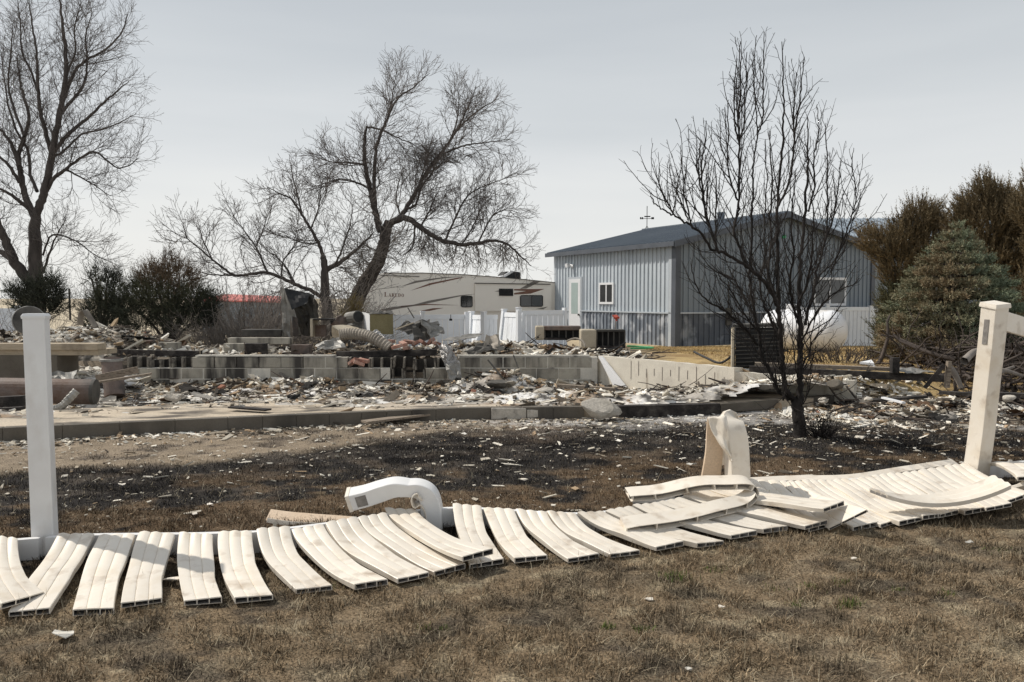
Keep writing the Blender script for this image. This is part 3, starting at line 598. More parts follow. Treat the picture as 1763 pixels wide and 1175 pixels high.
# ---------------------------------------------------------------- fallen vinyl fence (foreground)
FP = [(-5.0, 4.1), (-2.72, 4.66), (-.45, 5.2), (1.62, 5.85), (3.84, 6.62), (6.1, 7.45)]
def fy(x): return float(np.interp(x, [p[0] for p in FP], [p[1] for p in FP]))
def on_line(px, py, off=0.0):
    """point where the sight line meets the vertical plane of the fence line"""
    for a, b in zip(FP[:-1], FP[1:]):
        p = Plane(a, b).at(px, py, off)
        if a[0] - .02 <= p.x + (0) <= b[0] + .02: return p
    return p
RX = [-130,30,135,230,340,434,500,557,615,665,716,780,860,940,1015,1087,1132,1175,1215,1258,1341,1420,1500,1580,1664,1700,1790,1960]
RY = [946,931,923,922,921,918,911,904,895,886,881,875,879,885,887,877,869,859,847,839,833,831,824,815,804,800,794,785]
sections = []
labs = ['fallen white vinyl fence section at the left edge, beyond the left post', 'collapsed fence section of fanned pickets between the left post and the curled-over post',
        'collapsed fence section of drooping pickets between the curled-over post and the folded post', 'fallen fence section of overlapping warped pickets before the leaning right post', 'fallen fence section right of the leaning right post']
for (a, b), lb in zip(zip(FP[:-1], FP[1:]), labs):
    s = thing('fallen_fence_section', (a[0], a[1], 0), lb, 'fence', 'melted white fence sections lying on the lawn'); sections.append(s)
    i_ = FP.index(a); xs0, xs1 = [-130, 68, 745, 1268, 1684, 1960][i_:i_ + 2]; mb = MB(); G_ = []
    for x_ in np.linspace(xs0 + 8, xs1 - 4, 14):
        p = G(x_, float(np.interp(x_, RX, RY)), .125); p.y += .03; p.z = 0; G_.append([p + V((0, -.02, .0)), p + V((0, -.02, .125)), p + V((0, .022, .125)), p + V((0, .022, .0))])
    mb.grid(G_, closed=True); mb.add(G_[0], [(0,1,2,3)]); mb.add(G_[-1], [(3,2,1,0)])
    mb.build('bottom_rail', M['vinylw'], s)
def sec_of(x):
    for i, (a, b) in enumerate(zip(FP[:-1], FP[1:])):
        if x < b[0]: return sections[i]
    return sections[-1]
def bez(a, b, c, t): return a * (1 - t) ** 2 + b * 2 * t * (1 - t) + c * t * t
def picket(parent, TL, TR, BL, BR, cdrop=.02, sag=.42, th=.030, wave=.008, mats=('vinyl', 'cavity'), name='picket', cf=.25, lift=.0, cells=3, tipcurl=0.0):
    """extruded vinyl picket lofted between its two end edges; hollow cells open at the far tip"""
    UL = [0,.02,.07,.15,.23,.30,.318,.333,.348,.366,.43,.5,.57,.634,.652,.667,.682,.70,.77,.85,.93,.98,1]; K = 16; J = len(UL) - 1; rows_t = []; rows_b = []
    def ctrl(T, B): 
        c = T.lerp(B, sag); c.x = T.x + (B.x - T.x) * cf; c.z = min(T.z, B.z) + cdrop; return c
    CL, CR = ctrl(TL, BL), ctrl(TR, BR); ph = rng.uniform(0, 6)
    fr = []
    for i in range(K + 1):
        t = i / K; l = bez(TL, CL, BL, t); r = bez(TR, CR, BR, t); 
        l2 = bez(TL, CL, BL, min(1, t + .02)) - bez(TL, CL, BL, max(0, t - .02)); tg = l2.normalized(); w = r - l
        n = w.cross(tg).normalized()
        if n.z < 0: n = -n
        fr.append((l, w, n, tg, t))
    def topz(u, t):
        g = -.0045 * (math.exp(-((u - .333) / .012) ** 2) + math.exp(-((u - .667) / .012) ** 2)) 
        wv = wave * (math.sin(u * 3 * 2 * math.pi - 1.57) * .5 + .2 * math.sin(u * 5 + ph)) * (.06 + 1.25 * (1 - t) ** 2.0)
        return g + wv + .004 * math.sin(t * 9 + ph + u * 2)
    e1, e2, e3 = rng.uniform(-1, 1, 3)
    for (l, w, n, tg, t) in fr:
        l = l - w * (.018 * math.sin(t * 5 + ph * 1.7) * e1) + n * (.004 * math.sin(t * 8 + ph)); w = w * (1 + .035 * math.sin(t * 6 + ph * 2.1) * e2 - .03 * math.exp(-((t - .55 - .2 * e3) / .1) ** 2))
        rows_t.append([l + w * u + n * (th * (.5 if 0 < u < 1 else .40) + topz(u, t)) for u in UL])
        rows_b.append([l + w * u - n * th * .5 for u in UL[::-3]])
    mb = MB(); R = [a + b for a, b in zip(rows_t, rows_b)]; mb.grid(R, closed=True)
    # root cap
    mb.add(R[0], [tuple(range(len(R[0])))])
    # open tip: rim with three recessed cells
    l, w, n, tg, t = fr[-1]; l = l - w * (.018 * math.sin(5 + ph * 1.7) * e1) + n * (.004 * math.sin(8 + ph)); w = w * (1 + .035 * math.sin(6 + ph * 2.1) * e2 - .03 * math.exp(-((1 - .55 - .2 * e3) / .1) ** 2))
    rim = .045 / cells * 3 * .6; edges = []; cw = (1 - .03 * (cells + 1)) / cells
    tip = tg * .0015
    for c in range(cells):
        u0 = .03 + c * (cw + .03); u1 = u0 + cw
        q0 = l + w * u0 - n * th * .36 + tip; q1 = l + w * u1 - n * th * .36 + tip
        q2 = l + w * u1 + n * (th * .33 + topz(u1 - .03, 1)) + tip; q3 = l + w * u0 + n * (th * .33 + topz(u0 + .03, 1)) + tip
        back = -tg * .06 
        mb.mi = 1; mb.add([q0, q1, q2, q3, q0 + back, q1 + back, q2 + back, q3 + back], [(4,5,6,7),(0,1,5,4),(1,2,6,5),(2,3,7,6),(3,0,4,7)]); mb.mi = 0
        edges.append((u0, u1, q0, q1, q2, q3))
    J2 = len(rows_t[-1]) - 1; T_ = rows_t[-1]; tp = lambda u: T_[int(np.argmin([abs(u - q) for q in UL]))]
    bt = lambda u: l + w * u - n * th * .5
    us = [0] + [e for x in edges for e in x[:2]] + [1]
    for c, (u0, u1, q0, q1, q2, q3) in enumerate(edges):
        mb.add([bt(u0), bt(u1), q1, q0], [(0,1,2,3)])
        i0 = int(np.argmin([abs(u0 - q) for q in UL])); i1 = int(np.argmin([abs(u1 - q) for q in UL])); ups = T_[i0:i1 + 1]
        mb.add([q3, q2] + ups[::-1], [tuple(range(2 + len(ups)))])
    for i in range(0, len(us), 2):
        a, b = us[i], us[i + 1] if i + 1 < len(us) else 1
        la = edges[i // 2 - 1] if i > 0 else None; rb_ = edges[i // 2] if i // 2 < len(edges) else None
        vs = [bt(a), bt(b)] + ([rb_[2], rb_[5]] if rb_ else []) + [tp(b), tp(a)] + ([la[4], la[3]] if la else [])
        mb.add(vs, [tuple(range(len(vs)))])
    o = mb.build(name, [M[mats[0]], M[mats[1]]], parent, smooth_=True, fixn=False); o.data.set_sharp_from_angle(angle=.6); return o
# px: top-left, top-right, tip-left, tip-right, tip height
PK = [
 ((-75,934),(-25,932),(-95,1062),(-25,1056),.02,.02), ((-20,927),(30,931),(1,1046),(75,1024),.06,.035),
 ((100,924),(164,922),(15,1056),(89,1051),.02,.02), ((170,922),(232,922),(125,1056),(197,1052),.02,.02), ((241,920),(300,923),(208,1044),(278,1034),.03,.03),
 ((310,920),(368,923),(317,1037),(384,1032),.03,.03), ((376,918),(434,918),(404,1036),(471,1029),.03,.03), ((441,916),(498,910),(509,1019),(571,1012),.03,.03),
 ((502,912),(557,905),(610,1011),(668,1002),.03,.03), ((560,905),(615,893),(684,1001),(740,989),.03,.03), ((617,893),(665,885),(747,987),(801,974),.03,.03),
 ((780,871),(828,874),(808,974),(865,966),.03,.02), ((662,876),(716,880),(796,962),(848,949),.10,.10),
 ((832,876),(885,880),(886,967),(943,960),.03,.03), ((888,880),(940,884),(977,964),(1030,957),.03,.03),
 ((941,884),(991,887),(1049,957),(1101,951),.03,.03), ((994,885),(1040,883),(1129,944),(1178,935),.04,.04), ((1042,882),(1087,875),(1199,941),(1246,935),.03,.03),
 ((1088,873),(1132,868),(1258,924),(1302,917),.05,.05), ((1133,866),(1175,858),(1314,914),(1357,909),.05,.05), ((1176,856),(1215,845),(1385,908),(1425,898),.06,.06),
 ((1286,829),(1341,830),(1392,912),(1440,900),.03,.03), ((1215,845),(1258,836),(1417,878),(1453,866),.16,.17),
 ((1342,830),(1380,830),(1468,910),(1512,902),.03,.03), ((1380,830),(1420,829),(1516,905),(1548,896),.03,.03), ((1420,829),(1462,827),(1548,903),(1590,893),.04,.04),
 ((1462,828),(1500,822),(1588,893),(1618,888),.05,.05), ((1500,822),(1538,816),(1615,888),(1650,881),.05,.05), ((1538,816),(1580,813),(1660,884),(1702,876),.05,.05),
 ((1580,814),(1625,806),(1698,877),(1742,869),.06,.07), ((1625,806),(1664,800),(1735,864),(1775,850),.08,.10),
]
for k, (tl, tr, bl, br, z0_, z1_) in enumerate(PK):
    TL, TR = G(tl[0], tl[1], .14), G(tr[0], tr[1], .14); BL, BR = G(*bl, z0_), G(*br, z1_)
    cfv = .25 if k < 16 else .45
    par = sec_of((TL.x + TR.x) / 2)
    big = k >= 22
    picket(par, TL, TR, BL, BR, cdrop=.012 if z0_ < .08 else -.03, sag=.40 if k < 16 else .5, cf=cfv, wave=.006 if k < 20 else .007)
# tilted plate-like picket whose dark end faces the viewer
picket(sections[3], G(1352, 834, .13), G(1378, 834, .13), G(1425,912,.02), G(1492,880,.17), cdrop=.0, sag=.55, cf=.5, th=.02)
# right-hand section beyond the post
picket(sections[4], G(1700, 799, .14), G(1790, 800, .16), G(1750, 826, .16), G(1830, 822, .16), cdrop=.06, sag=.5)
picket(sections[4], G(1790, 800, .14), G(1850, 800, .14), G(1790, 862, .03), G(1850, 855, .03), cdrop=.04)
picket(sections[3], G(1726, 853, .04), G(1738, 843, .08), G(1790, 835, .08), G(1790, 822, .16), cdrop=.03, sag=.5)
# loose picket lying on top
lp = thing('loose_picket', G(1600, 866, .05), 'single bowed white picket lying across the fallen pickets near the leaning post', 'fence picket')
a0_, a1_ = G(1497, 847, .19), G(1528, 856, .18); b0_, b1_ = G(1708, 824, .26), G(1741, 839, .26)
K = 18; mb = MB(); rows = []
for i in range(K + 1):
    t = i / K; f_ = 4 * t * (1 - t); l = a0_.lerp(b0_, t); r = a1_.lerp(b1_, t); zs = V((0, 0, -.085 * f_))
    l = l + zs + V((0, 0, .01)); r = r + zs; w = r - l; n = V((0, 0, 1)); 
    top = [l + w * (j / 12) + n * (.018 + .005 * math.sin(j / 12 * 18.8 - 1.57)) for j in range(13)]; bot = [l + w * (j / 12) - n * .014 for j in range(12, -1, -3)]
    rows.append(top + bot)
mb.grid(rows, closed=True); mb.add(rows[-1], [tuple(range(len(rows[0])))]); mb.add(rows[0], [tuple(range(len(rows[0])))]); mb.build('picket_body', M['vinyl'], lp)
mb = MB(); l, r = rows[0][0], rows[0][12]; w = r - l
for c in range(3): q = l + w * (.06 + c * .31) + V((-.004, -.004, -.024)); mb.add([q, q + w * .26, q + w * .26 + V((0,0,.018)), q + V((0,0,.018))], [(0,1,2,3)])
mb.build('open_cells', M['cavity'], lp)  # flat dark quads, the shade of the hollow end painted on

# posts ------------------------------------------------------------------
def sweep(path, wid, thk, wvec, mb, rnd=.25, closed_ends=True, nseg=4):
    """box section swept along path; wid along wvec, thk across"""
    rows = []
    for i, p in enumerate(path):
        t = (path[min(i+1, len(path)-1)] - path[max(i-1, 0)]).normalized(); wv_ = V(wvec if not callable(wvec) else wvec(i / (len(path)-1)))
        wv_ = (wv_ - t * wv_.dot(t)).normalized(); n = t.cross(wv_).normalized()
        a = (wid[i] if hasattr(wid, '__len__') else wid) / 2; b = (thk[i] if hasattr(thk, '__len__') else thk) / 2; r = min(a, b) * rnd
        ring = []
        for (sx_, sy_) in ((1,1),(-1,1),(-1,-1),(1,-1)):
            for q in range(nseg):
                an = q / (nseg - 1) * math.pi / 2 + {(1,1):0,(-1,1):math.pi/2,(-1,-1):math.pi,(1,-1):1.5*math.pi}[(sx_,sy_)]
                ring.append(p + wv_ * (sx_ * (a - r) + r * math.cos(an)) + n * (sy_ * (b - r) + r * math.sin(an)))
        rows.append(ring)
    mb.grid(rows, closed=True)
    if closed_ends: mb.add(rows[0], [tuple(range(len(rows[0])))]); mb.add(rows[-1], [tuple(range(len(rows[0])))])
    return rows
def spl(pts, n=6):
    """catmull-rom through points"""
    out = []; P = [pts[0]] + list(pts) + [pts[-1]]
    for i in range(1, len(P) - 2):
        for k in range(n):
            t = k / n; a, b, c, d = P[i-1], P[i], P[i+1], P[i+2]
            out.append(.5 * ((2*b) + (c - a)*t + (2*a - 5*b + 4*c - d)*t*t + (3*b - a - 3*c + d)*t*t*t))
    out.append(pts[-1]); return out
def lerpl(v, n=6): 
    v = np.array(v, float); return np.interp(np.linspace(0, len(v)-1, (len(v)-1)*n+1), np.arange(len(v)), v).tolist()
# left post
pd = Plane(FP[1], FP[2]).d
po = thing('fence_post', (FP[1][0], FP[1][1], 0), 'upright square white fence post at the left with a flat cap', 'fence post', 'white vinyl fence posts')
base = V((-2.735, 4.70, -.06)); top = at(62, 549, 4.70)
mb = MB(); sweep([base, base.lerp(top, .3), base.lerp(top, .7), top], [.120,.117,.115,.115], .095, pd, mb, .06, True, 3); mb.build('shaft', M['vinylw'], po)
mb = MB(); sweep([top, top + V((0,0,.012)), top + V((0,0,.016)), top + V((0,0,.03))], [.125,.129,.129,.11], [.102,.105,.105,.09], pd, mb, .06, True, 3); mb.build('cap', M['vinylw'], po)
# right leaning post
pd2 = Plane(FP[3], FP[4]).d
po = thing('fence_post', (FP[4][0], FP[4][1], 0), 'leaning white fence post at the right with a melted rail stub to its right', 'fence post', 'white vinyl fence posts')
base = V((3.80, 6.62, -.06)); top = at(1713, 529, 6.42); mid = at(1699, 660, 6.53)
pth = spl([base, at(1690, 745, 6.58), mid, at(1707, 590, 6.47), top])
mb = MB(); sweep(pth, .138, .138, pd2, mb, .08, True, 3); mb.build('shaft', M['vinyl'], po)
mb = MB(); td = (top - mid).normalized(); sweep([top, top + td*.012, top + td * .035], [.158,.158,.15], [.158,.158,.15], pd2, mb, .05, True, 3); mb.build('cap', M['vinyl'], po)
ln_ = V((-pd2.x, -pd2.y, 0)); c1_ = pth[18].lerp(top, .05)
mb = MB(); ca = top - td * .10; cb = top - td * .30
up_ = ca + ln_ * .0705; lo_ = cb + ln_ * .0705; sd = pd2.cross(V((0,0,1))).normalized() * .022
mb.add([up_ - sd, up_ + sd, lo_ + sd, lo_ - sd], [(0,1,2,3)]); mb.poly([up_ - sd, up_ + sd, lo_ + sd, lo_ - sd], .002, ln_); mb.build('rail_slot', M['cavity'], po)  # thin dark plate painted as the shade inside the slot
ra = at(1728, 553, 6.44); rbb = at(1770, 566, 6.62); rc = at(1840, 590, 6.9); mb = MB(); sweep(spl([ra, rbb, rc]), .04, [.15]*13, (-.3, 1, 0), mb, .15); mb.build('top_rail', M['vinyl'], po)
# curled-over post (second)
po = thing('fence_post', (FP[2][0], FP[2][1], 0), 'melted white fence post curled over to the left, its slotted end nearly touching the ground', 'fence post', 'white vinyl fence posts')
D = 5.22
pp = [at(744,930,D), at(744,900,D), at(743,872,D), at(737,852,D), at(722,842,D), at(704,840,D-.0), at(680,839,D), at(655,846,D), at(630,854,D), at(605,860,D)]
wd = [.135,.135,.13,.125,.12,.12,.12,.12,.12,.12]; tk = [.14,.14,.13,.115,.10,.085,.10,.11,.11,.115]
mb = MB(); rws = sweep(spl(pp), lerpl(wd), lerpl(tk), lambda t: (0, 1, .05 + .25 * t), mb, .14)
mb.build('shaft', M['vinylw'], po, smooth_=False)
e_ = pp[-1]; dd = (pp[-1] - pp[-2]).normalized(); mb = MB(); sweep([e_ - dd*.004, e_ + dd*.02], .125, .12, (0, 1, .3), mb, .05, True, 3); mb.build('cap', M['vinyl'], po)
wv2 = V((0, 1, .3)); wv2 = (wv2 - dd * wv2.dot(dd)).normalized(); nn2 = dd.cross(wv2).normalized()
mb = MB(); c = e_ - dd * .075 - wv2 * .0605; mb.obox(c, dd * .07, nn2 * .075, wv2 * .004); mb.build('rail_slot', M['cavity'], po)  # dark plate on the face stands for shade in the slot
# crushed inner fold of the bend
mb = MB(); q = [at(727,856,D-.03), at(717,848,D-.04), at(710,856,D-.05), at(714,868,D-.04), at(725,866,D-.03), at(733,878,D-.02), at(736,900,D-.02)]
sweep(spl(q, 5), .12, .008, (0, 1, .1), mb, .3); mb.build('crushed_fold', M['vinyl'], po)
# folded post (third)
po = thing('fence_post', (FP[3][0], FP[3][1], 0), 'melted white fence post folded double like a hairpin between the two right sections', 'fence post', 'white vinyl fence posts')
D = 5.82
pp = [at(1270,882,D), at(1270,840,D), at(1269,800,D), at(1267,765,D), at(1263,742,D), at(1258,729,D+.04), at(1252,726,D+.11), at(1246,735,D+.17), at(1242,760,D+.19), at(1240,800,D+.2)]
wd = [.15,.15,.15,.15,.152,.155,.155,.14,.12,.10]; tk = [.115,.115,.112,.108,.10,.08,.055,.05,.05,.05]
mb = MB(); sweep(spl(pp), lerpl(tk), lerpl([.15]*5+[.16,.17,.16,.12,.1]), (-.25, 1, 0), mb, .16); o = mb.build('shaft', M['vinyl'], po, smooth_=True); o.data.set_sharp_from_angle(angle=.7)
lb_ = spl([at(1218,719,D-.02), at(1226,742,D-.05), at(1238,765,D-.07), at(1252,784,D-.07), at(1256,792,D-.06)], 4); rb_ = spl([at(1250,715,D-.06), at(1254,735,D-.07), at(1256,755,D-.075), at(1258,778,D-.075), at(1259,793,D-.07)], 4)
mb = MB(); rows = []
for i, (l, r) in enumerate(zip(lb_, rb_)): rows.append([l.lerp(r, u) + V((0, -.03 * math.sin(u * 3.1) + .035 * math.sin(u * 6.2) * math.sin(i * .45), 0)) for u in np.linspace(0, 1, 9)])
mb.grid(rows); o = mb.build('crushed_fold', M['vinyl'], po, smooth_=True); md = o.modifiers.new('solid', 'SOLIDIFY'); md.thickness = .006
lb_ = spl([at(1218,721,D+.0), at(1217,750,D+.02), at(1215,785,D+.05), at(1206,835,D+.1)], 5); rb_ = spl([at(1232,738,D-.0), at(1243,765,D+.03), at(1244,790,D+.06), at(1239,835,D+.1)], 5)
mb = MB(); rows = [[l.lerp(r, u) for u in np.linspace(0, 1, 5)] for l, r in zip(lb_, rb_)]; mb.grid(rows); o = mb.build('beige_inner_face', M['vinylb'], po); md = o.modifiers.new('solid', 'SOLIDIFY'); md.thickness = .03; md.offset = 1
# looped rail
lr = thing('melted_rail', G(1200, 895, 0), 'melted white rail bent into a loop, lying across the pickets left of the folded post', 'fence rail')
npx = [(1078,916,.08),(1130,908,.09),(1200,894,.11),(1250,883,.12),(1286,870,.13),(1303,856,.165),(1297,843,.21),(1270,838,.23),(1232,839,.22),(1185,845,.19),(1130,855,.14),(1086,861,.11)]
near = spl([G(*p) for p in npx], 5)
WV = lambda t: V((-.02, .13, .032))
mb = MB(); rows = []; nn_ = len(near)
for i, p in enumerate(near):
    t = (near[min(i+1, nn_-1)] - near[max(i-1, 0)]).normalized(); w = WV(i / nn_); n = t.cross(w).normalized(); th_ = .040
    wb = .006 * math.sin(i * .55)
    p = p + n * wb
    rows.append([p - n*th_/2, p + n*th_/2, p + w + n*th_/2, p + w - n*th_/2])
g = MB(); 
# outer skins, back edge closed, near edge open with ribs
for a, b in zip(rows[:-1], rows[1:]):
    mb.add([a[0], a[3], b[3], b[0]], [(0,1,2,3)]); mb.add([a[1], b[1], b[2], a[2]], [(0,1,2,3)]); mb.add([a[2], b[2], b[3], a[3]], [(0,1,2,3)])
sh = mb.build('rail_shell', M['vinyl'], lr, fixn=False); so2 = sh.modifiers.new('solid', 'SOLIDIFY'); so2.thickness = .004; so2.offset = 0
mb = MB()
for i in range(0, nn_, 5):
    j = min(i + 1, nn_ - 1); a, b = rows[i], rows[j]
    if i == j: a = rows[i-1]
    d_ = (b[0] - a[0]).normalized() * .010; w = WV(i / nn_)
    mb.add([a[0], a[1], a[1]+w*.97, a[0]+w*.97, a[0]+d_, a[1]+d_, a[1]+d_+w*.97, a[0]+d_+w*.97], [(0,1,2,3),(7,6,5,4),(0,4,5,1),(1,5,6,2),(2,6,7,3),(3,7,4,0)])
o = mb.build('inner_ribs', M['vinyl'], lr); o['kind'] = 'stuff'
mb = MB(); 
for a, b in zip(rows[:-1], rows[1:]):
    w = .06; mb.add([a[0].lerp(a[3], w*5), a[1].lerp(a[2], w*5), b[1].lerp(b[2], w*5), b[0].lerp(b[3], w*5)], [(0,1,2,3)])
mb.build('inner_web', M['cavity'], lr)  # recessed sheet whose dark colour carries the shade inside the rail
# straight rail piece behind left pickets
lr = thing('fence_rail', G(520, 900, 0), 'short pale melted rail piece lying behind the pickets left of the curled post', 'fence rail')
mb = MB(); q = [at(462,888,5.42), at(500,893,5.4), at(550,897,5.38), at(605,901,5.36)]; sweep(spl(q, 4), .10, .018, (-.1, .7, .5), mb, .2); mb.build('rail_face', M['vinylb'], lr)
mb = MB(); q = [at(460,896,5.3), at(500,902,5.3), at(560,905,5.3), at(600,907,5.3)]; sweep(spl(q, 4), .03, .01, (0, .2, 1), mb, .2); mb.build('rail_lip', M['vinyl'], lr)
lr = thing('fence_rail', G(1450, 828, 0), 'thin white rail lying flat behind the overlapping right-hand pickets', 'fence rail')
mb = MB(); q = [G(1290,832,.06), G(1370,828,.06), G(1470,826,.06), G(1560,812,.07), G(1648,799,.09)]; q = [p + V((0,.05,0)) for p in q]; sweep(spl(q, 4), .07, .03, (0, 1, .4), mb, .2); mb.build('rail_body', M['vinyl'], lr)
# ribbed vent strip
rs = thing('ribbed_panel', G(1118, 855, 0), 'grey-brown finely ribbed plastic panel half under the looped rail', 'panel')
a = G(1082,843,.05); b = G(1155,838,.05); c = G(1150,858,.03); d = G(1090,868,.03)
mb = MB(); rows = []
for i in range(15):
    t = i / 14; zz = .012 * (i % 2); rows.append([a.lerp(d, t) + (b - a) * u * (1 - .05*t) + V((0,0,zz)) for u in np.linspace(0, 1, 6)])
mb.grid(rows); o = mb.build('ribbed_sheet', M['greymetal'], rs); md = o.modifiers.new('s', 'SOLIDIFY'); md.thickness = .01
mb = MB(); mb.beam(a, b, .02, .03); mb.build('edge_strip', M['tan'], rs)

# ---------------------------------------------------------------- ruins: single objects
def solo(mb, name, mat, label, cat, group=None, **k): return setp(mb.build(name, M[mat] if isinstance(mat, str) else mat, None, **k), label, cat, group)
def crump(corners, nx, ny, amp, seed, mat_name, name, parent=None, th=.006, folds=0, smooth_=False):
    a, b, c, d = [V(p) for p in corners]; R = np.random.default_rng(seed); mb = MB(); rows = []
    nrm = (b - a).cross(d - a).normalized(); ph = R.uniform(0, 9, 6)
    for i in range(ny + 1):
        r = []
        for j in range(nx + 1):
            u, v = j / nx, i / ny; p = a.lerp(b, u).lerp(d.lerp(c, u), v)
            h = math.sin(u * 7 + ph[0] + v * 3) * .5 + math.sin(v * 9 + ph[1] + u * 5) * .4 + abs(math.sin(u * 13 + v * 7 + ph[2])) * .5 + R.normal() * .22
            r.append(p + nrm * amp * h + V((R.normal(), R.normal(), R.normal())) * amp * .25)
        rows.append(r)
    mb.grid(rows); o = mb.build(name, M[mat_name], parent, smooth_=smooth_); md = o.modifiers.new('solid', 'SOLIDIFY'); md.thickness = th; return o
def pz(px, py, Y): return at(px, py, Y)
# tall black crumpled sheet stack
t_ = thing('burnt_steel_cabinet', pz(512, 580, 17), 'tall blackened crumpled metal cabinet standing on the rubble behind the block wall', 'cabinet')
Y = 17
crump([pz(482,498,Y), pz(497,500,Y-.05), pz(500,580,Y), pz(486,580,Y+.1)], 4, 10, .035, 3, 'greymetal', 'side_sheet', t_)
crump([pz(489,497,Y-.15), pz(541,508,Y-.1), pz(536,578,Y+.1), pz(512,578,Y+.1)], 10, 12, .04, 4, 'darkmetal', 'rear_sheet', t_)
crump([pz(487,497,Y-.2), pz(503,525,Y-.3), pz(518,577,Y-.2), pz(507,578,Y-.2)], 4, 10, .02, 5, 'greymetal', 'folded_door', t_)
crump([pz(489,497,Y-.2), pz(534,505,Y-.05), pz(528,522,Y-.3), pz(503,533,Y-.4)], 6, 4, .02, 6, 'black', 'top_flap', t_)
crump([pz(541,508,Y-.1), pz(549,528,Y+.2), pz(550,576,Y+.3), pz(536,578,Y+.1)], 4, 8, .05, 7, 'darkmetal', 'side_sheet', t_)
crump([pz(503,545,Y-.25), pz(512,548,Y-.28), pz(514,580,Y-.25), pz(505,580,Y-.25)], 2, 6, .01, 8, 'rust', 'folded_strip', t_)
# low black box left of it
def pbox(name, mat, label, cat, x0, y0, x1, y1, Y, depth, group=None, rot=0, parent=None, bevel=.01):
    a = pz(x0, y1, Y); b = pz(x1, y1, Y); c = pz(x0, y0, Y); mb = MB(); h = c.z - a.z; w = b.x - a.x
    mb.box((-w/2, 0, 0), (w/2, depth, h)); o = mb.build(name, M[mat], parent, bevel=bevel, origin=(0,0,0))
    loc = V(((a.x+b.x)/2, Y, a.z)); WORLD[o.name] = loc; o.location = loc - (WORLD[parent.name] if parent else V((0,0,0))); o.rotation_euler = (0, 0, rot)
    return setp(o, label, cat, group) if label else o
pbox('charred_trough', 'darkmetal', 'long low black trough left of the tall crumpled cabinet', 'trough', 415, 568, 484, 580, 17, .4)
t_ = thing('burnt_shelf_box', pz(550, 580, 16.8), 'burnt open box frame of tan board right of the tall crumpled cabinet', 'box')
pbox('side_board', 'tan', None, None, 534, 549, 538.5, 580, 16.6, .5, parent=t_); pbox('top_board', 'char', None, None, 539, 549, 573, 552, 16.6, .5, parent=t_)
pbox('inner_board', 'rust', None, None, 541, 560, 562, 580, 16.8, .05, parent=t_); pbox('side_board', 'char', None, None, 569, 552.5, 573, 580, 16.6, .5, parent=t_)
t_ = thing('charred_appliance', pz(590, 580, 16.5), 'leaning charred appliance shell with a round drum above it, left of the olive box', 'appliance')
crump([pz(570,560,16.3), pz(583,542,16.4), pz(606,548,16.5), pz(606,578,16.4)], 5, 5, .03, 12, 'rust', 'bent_panel', t_)
mb = MB(); a = pz(600, 548, 16.6); b = pz(617, 546, 16.3); mb.tube([a, b], [.12, .13], 14, caps=True); mb.build('drum', M['greymetal'], t_)
mb = MB(); mb.tube([b, b + (b-a).normalized()*.01], .11, 14); mb.build('drum_mouth', M['black'], t_)
crump([pz(596,558,16.2), pz(622,552,16.3), pz(624,574,16.1), pz(598,574,16.1)], 5, 4, .04, 13, 'darkmetal', 'bent_panel', t_)
t_ = thing('flat_tabletop_sheet', pz(600, 570, 15.9), 'pale dusty sheet lying flat on the rubble above the flexible duct', 'sheet')
crump([pz(571,562,15.6), pz(602,561,16.3), pz(628,569,16.2), pz(586,573,15.6)], 5, 3, .012, 14, 'tan', 'sheet_top', t_, th=.02)
crump([pz(571,563,15.6), pz(586,574,15.58), pz(586,583,15.6), pz(572,581,15.6)], 3, 2, .01, 15, 'wood', 'sheet_side', t_, th=.02)
# olive box
t_ = thing('olive_scorched_box', pz(655, 576, 16), 'square olive-tan scorched box with a white left side and charred top rim', 'box')
a, b = pz(637,576,15.9), pz(677,576,16.05); bw = pz(624,573,16.5); h = pz(637,541,15.9).z - a.z
mb = MB(); mb.add([a, b, b + V((0,0,h)), a + V((0,0,h))] + [p + V((-.15,.6,0)) for p in (a, b, b + V((0,0,h)), a + V((0,0,h)))], [(0,1,2,3),(7,6,5,4),(0,4,5,1),(1,5,6,2),(2,6,7,3)]); mb.build('front_panel', M['olive'], t_)
mb = MB(); mb.add([a + V((-.004,0,0)), a + V((-.004,0,h)), bw + V((0,0,h+.02)), bw], [(0,1,2,3)]); o = mb.build('side_panel', M['white'], t_); md = o.modifiers.new('s', 'SOLIDIFY'); md.thickness = .01
crump([a + V((-.01,-.02,h+.0)), b + V((.01,-.02,h-.0)), b + V((-.1,.6,h+.05)), a + V((-.1,.6,h+.05))], 8, 3, .022, 16, 'darkmetal', 'top_rim', t_)
# dark crumpled hood
t_ = thing('crumpled_steel_hood', pz(740, 585, 15.6), 'big crumpled dark steel hood lying tilted in front of the white fence', 'sheet metal')
crump([pz(711,553,15.7), pz(742,550,16), pz(742,583,15.6), pz(712,588,15.4)], 6, 6, .04, 17, 'darkmetal', 'front_face', t_, th=.01)
crump([pz(724,553,15.6), pz(752,556,16), pz(769,572,16), pz(742,584,15.5)], 7, 6, .045, 18, 'greymetal', 'top_face', t_, th=.01)
t_ = thing('folded_metal_tray', pz(695, 570, 15.8), 'folded charred tray with a light rim between the olive box and the steel hood', 'sheet metal')
crump([pz(681,567,15.6), pz(699,552,15.8), pz(712,556,15.8), pz(710,577,15.6)], 4, 4, .03, 19, 'darkmetal', 'tray', t_)
mb = MB(); mb.beam(pz(680,568,15.55), pz(712,556,15.7), .02, .02); mb.build('rim', M['tan'], t_)
mb = MB(); mb.beam(pz(702,530,15.9), pz(713,548,15.9), .02, .02); solo(mb, 'metal_rod', 'darkmetal', 'dark rod sticking up in front of the white fence', 'rod')
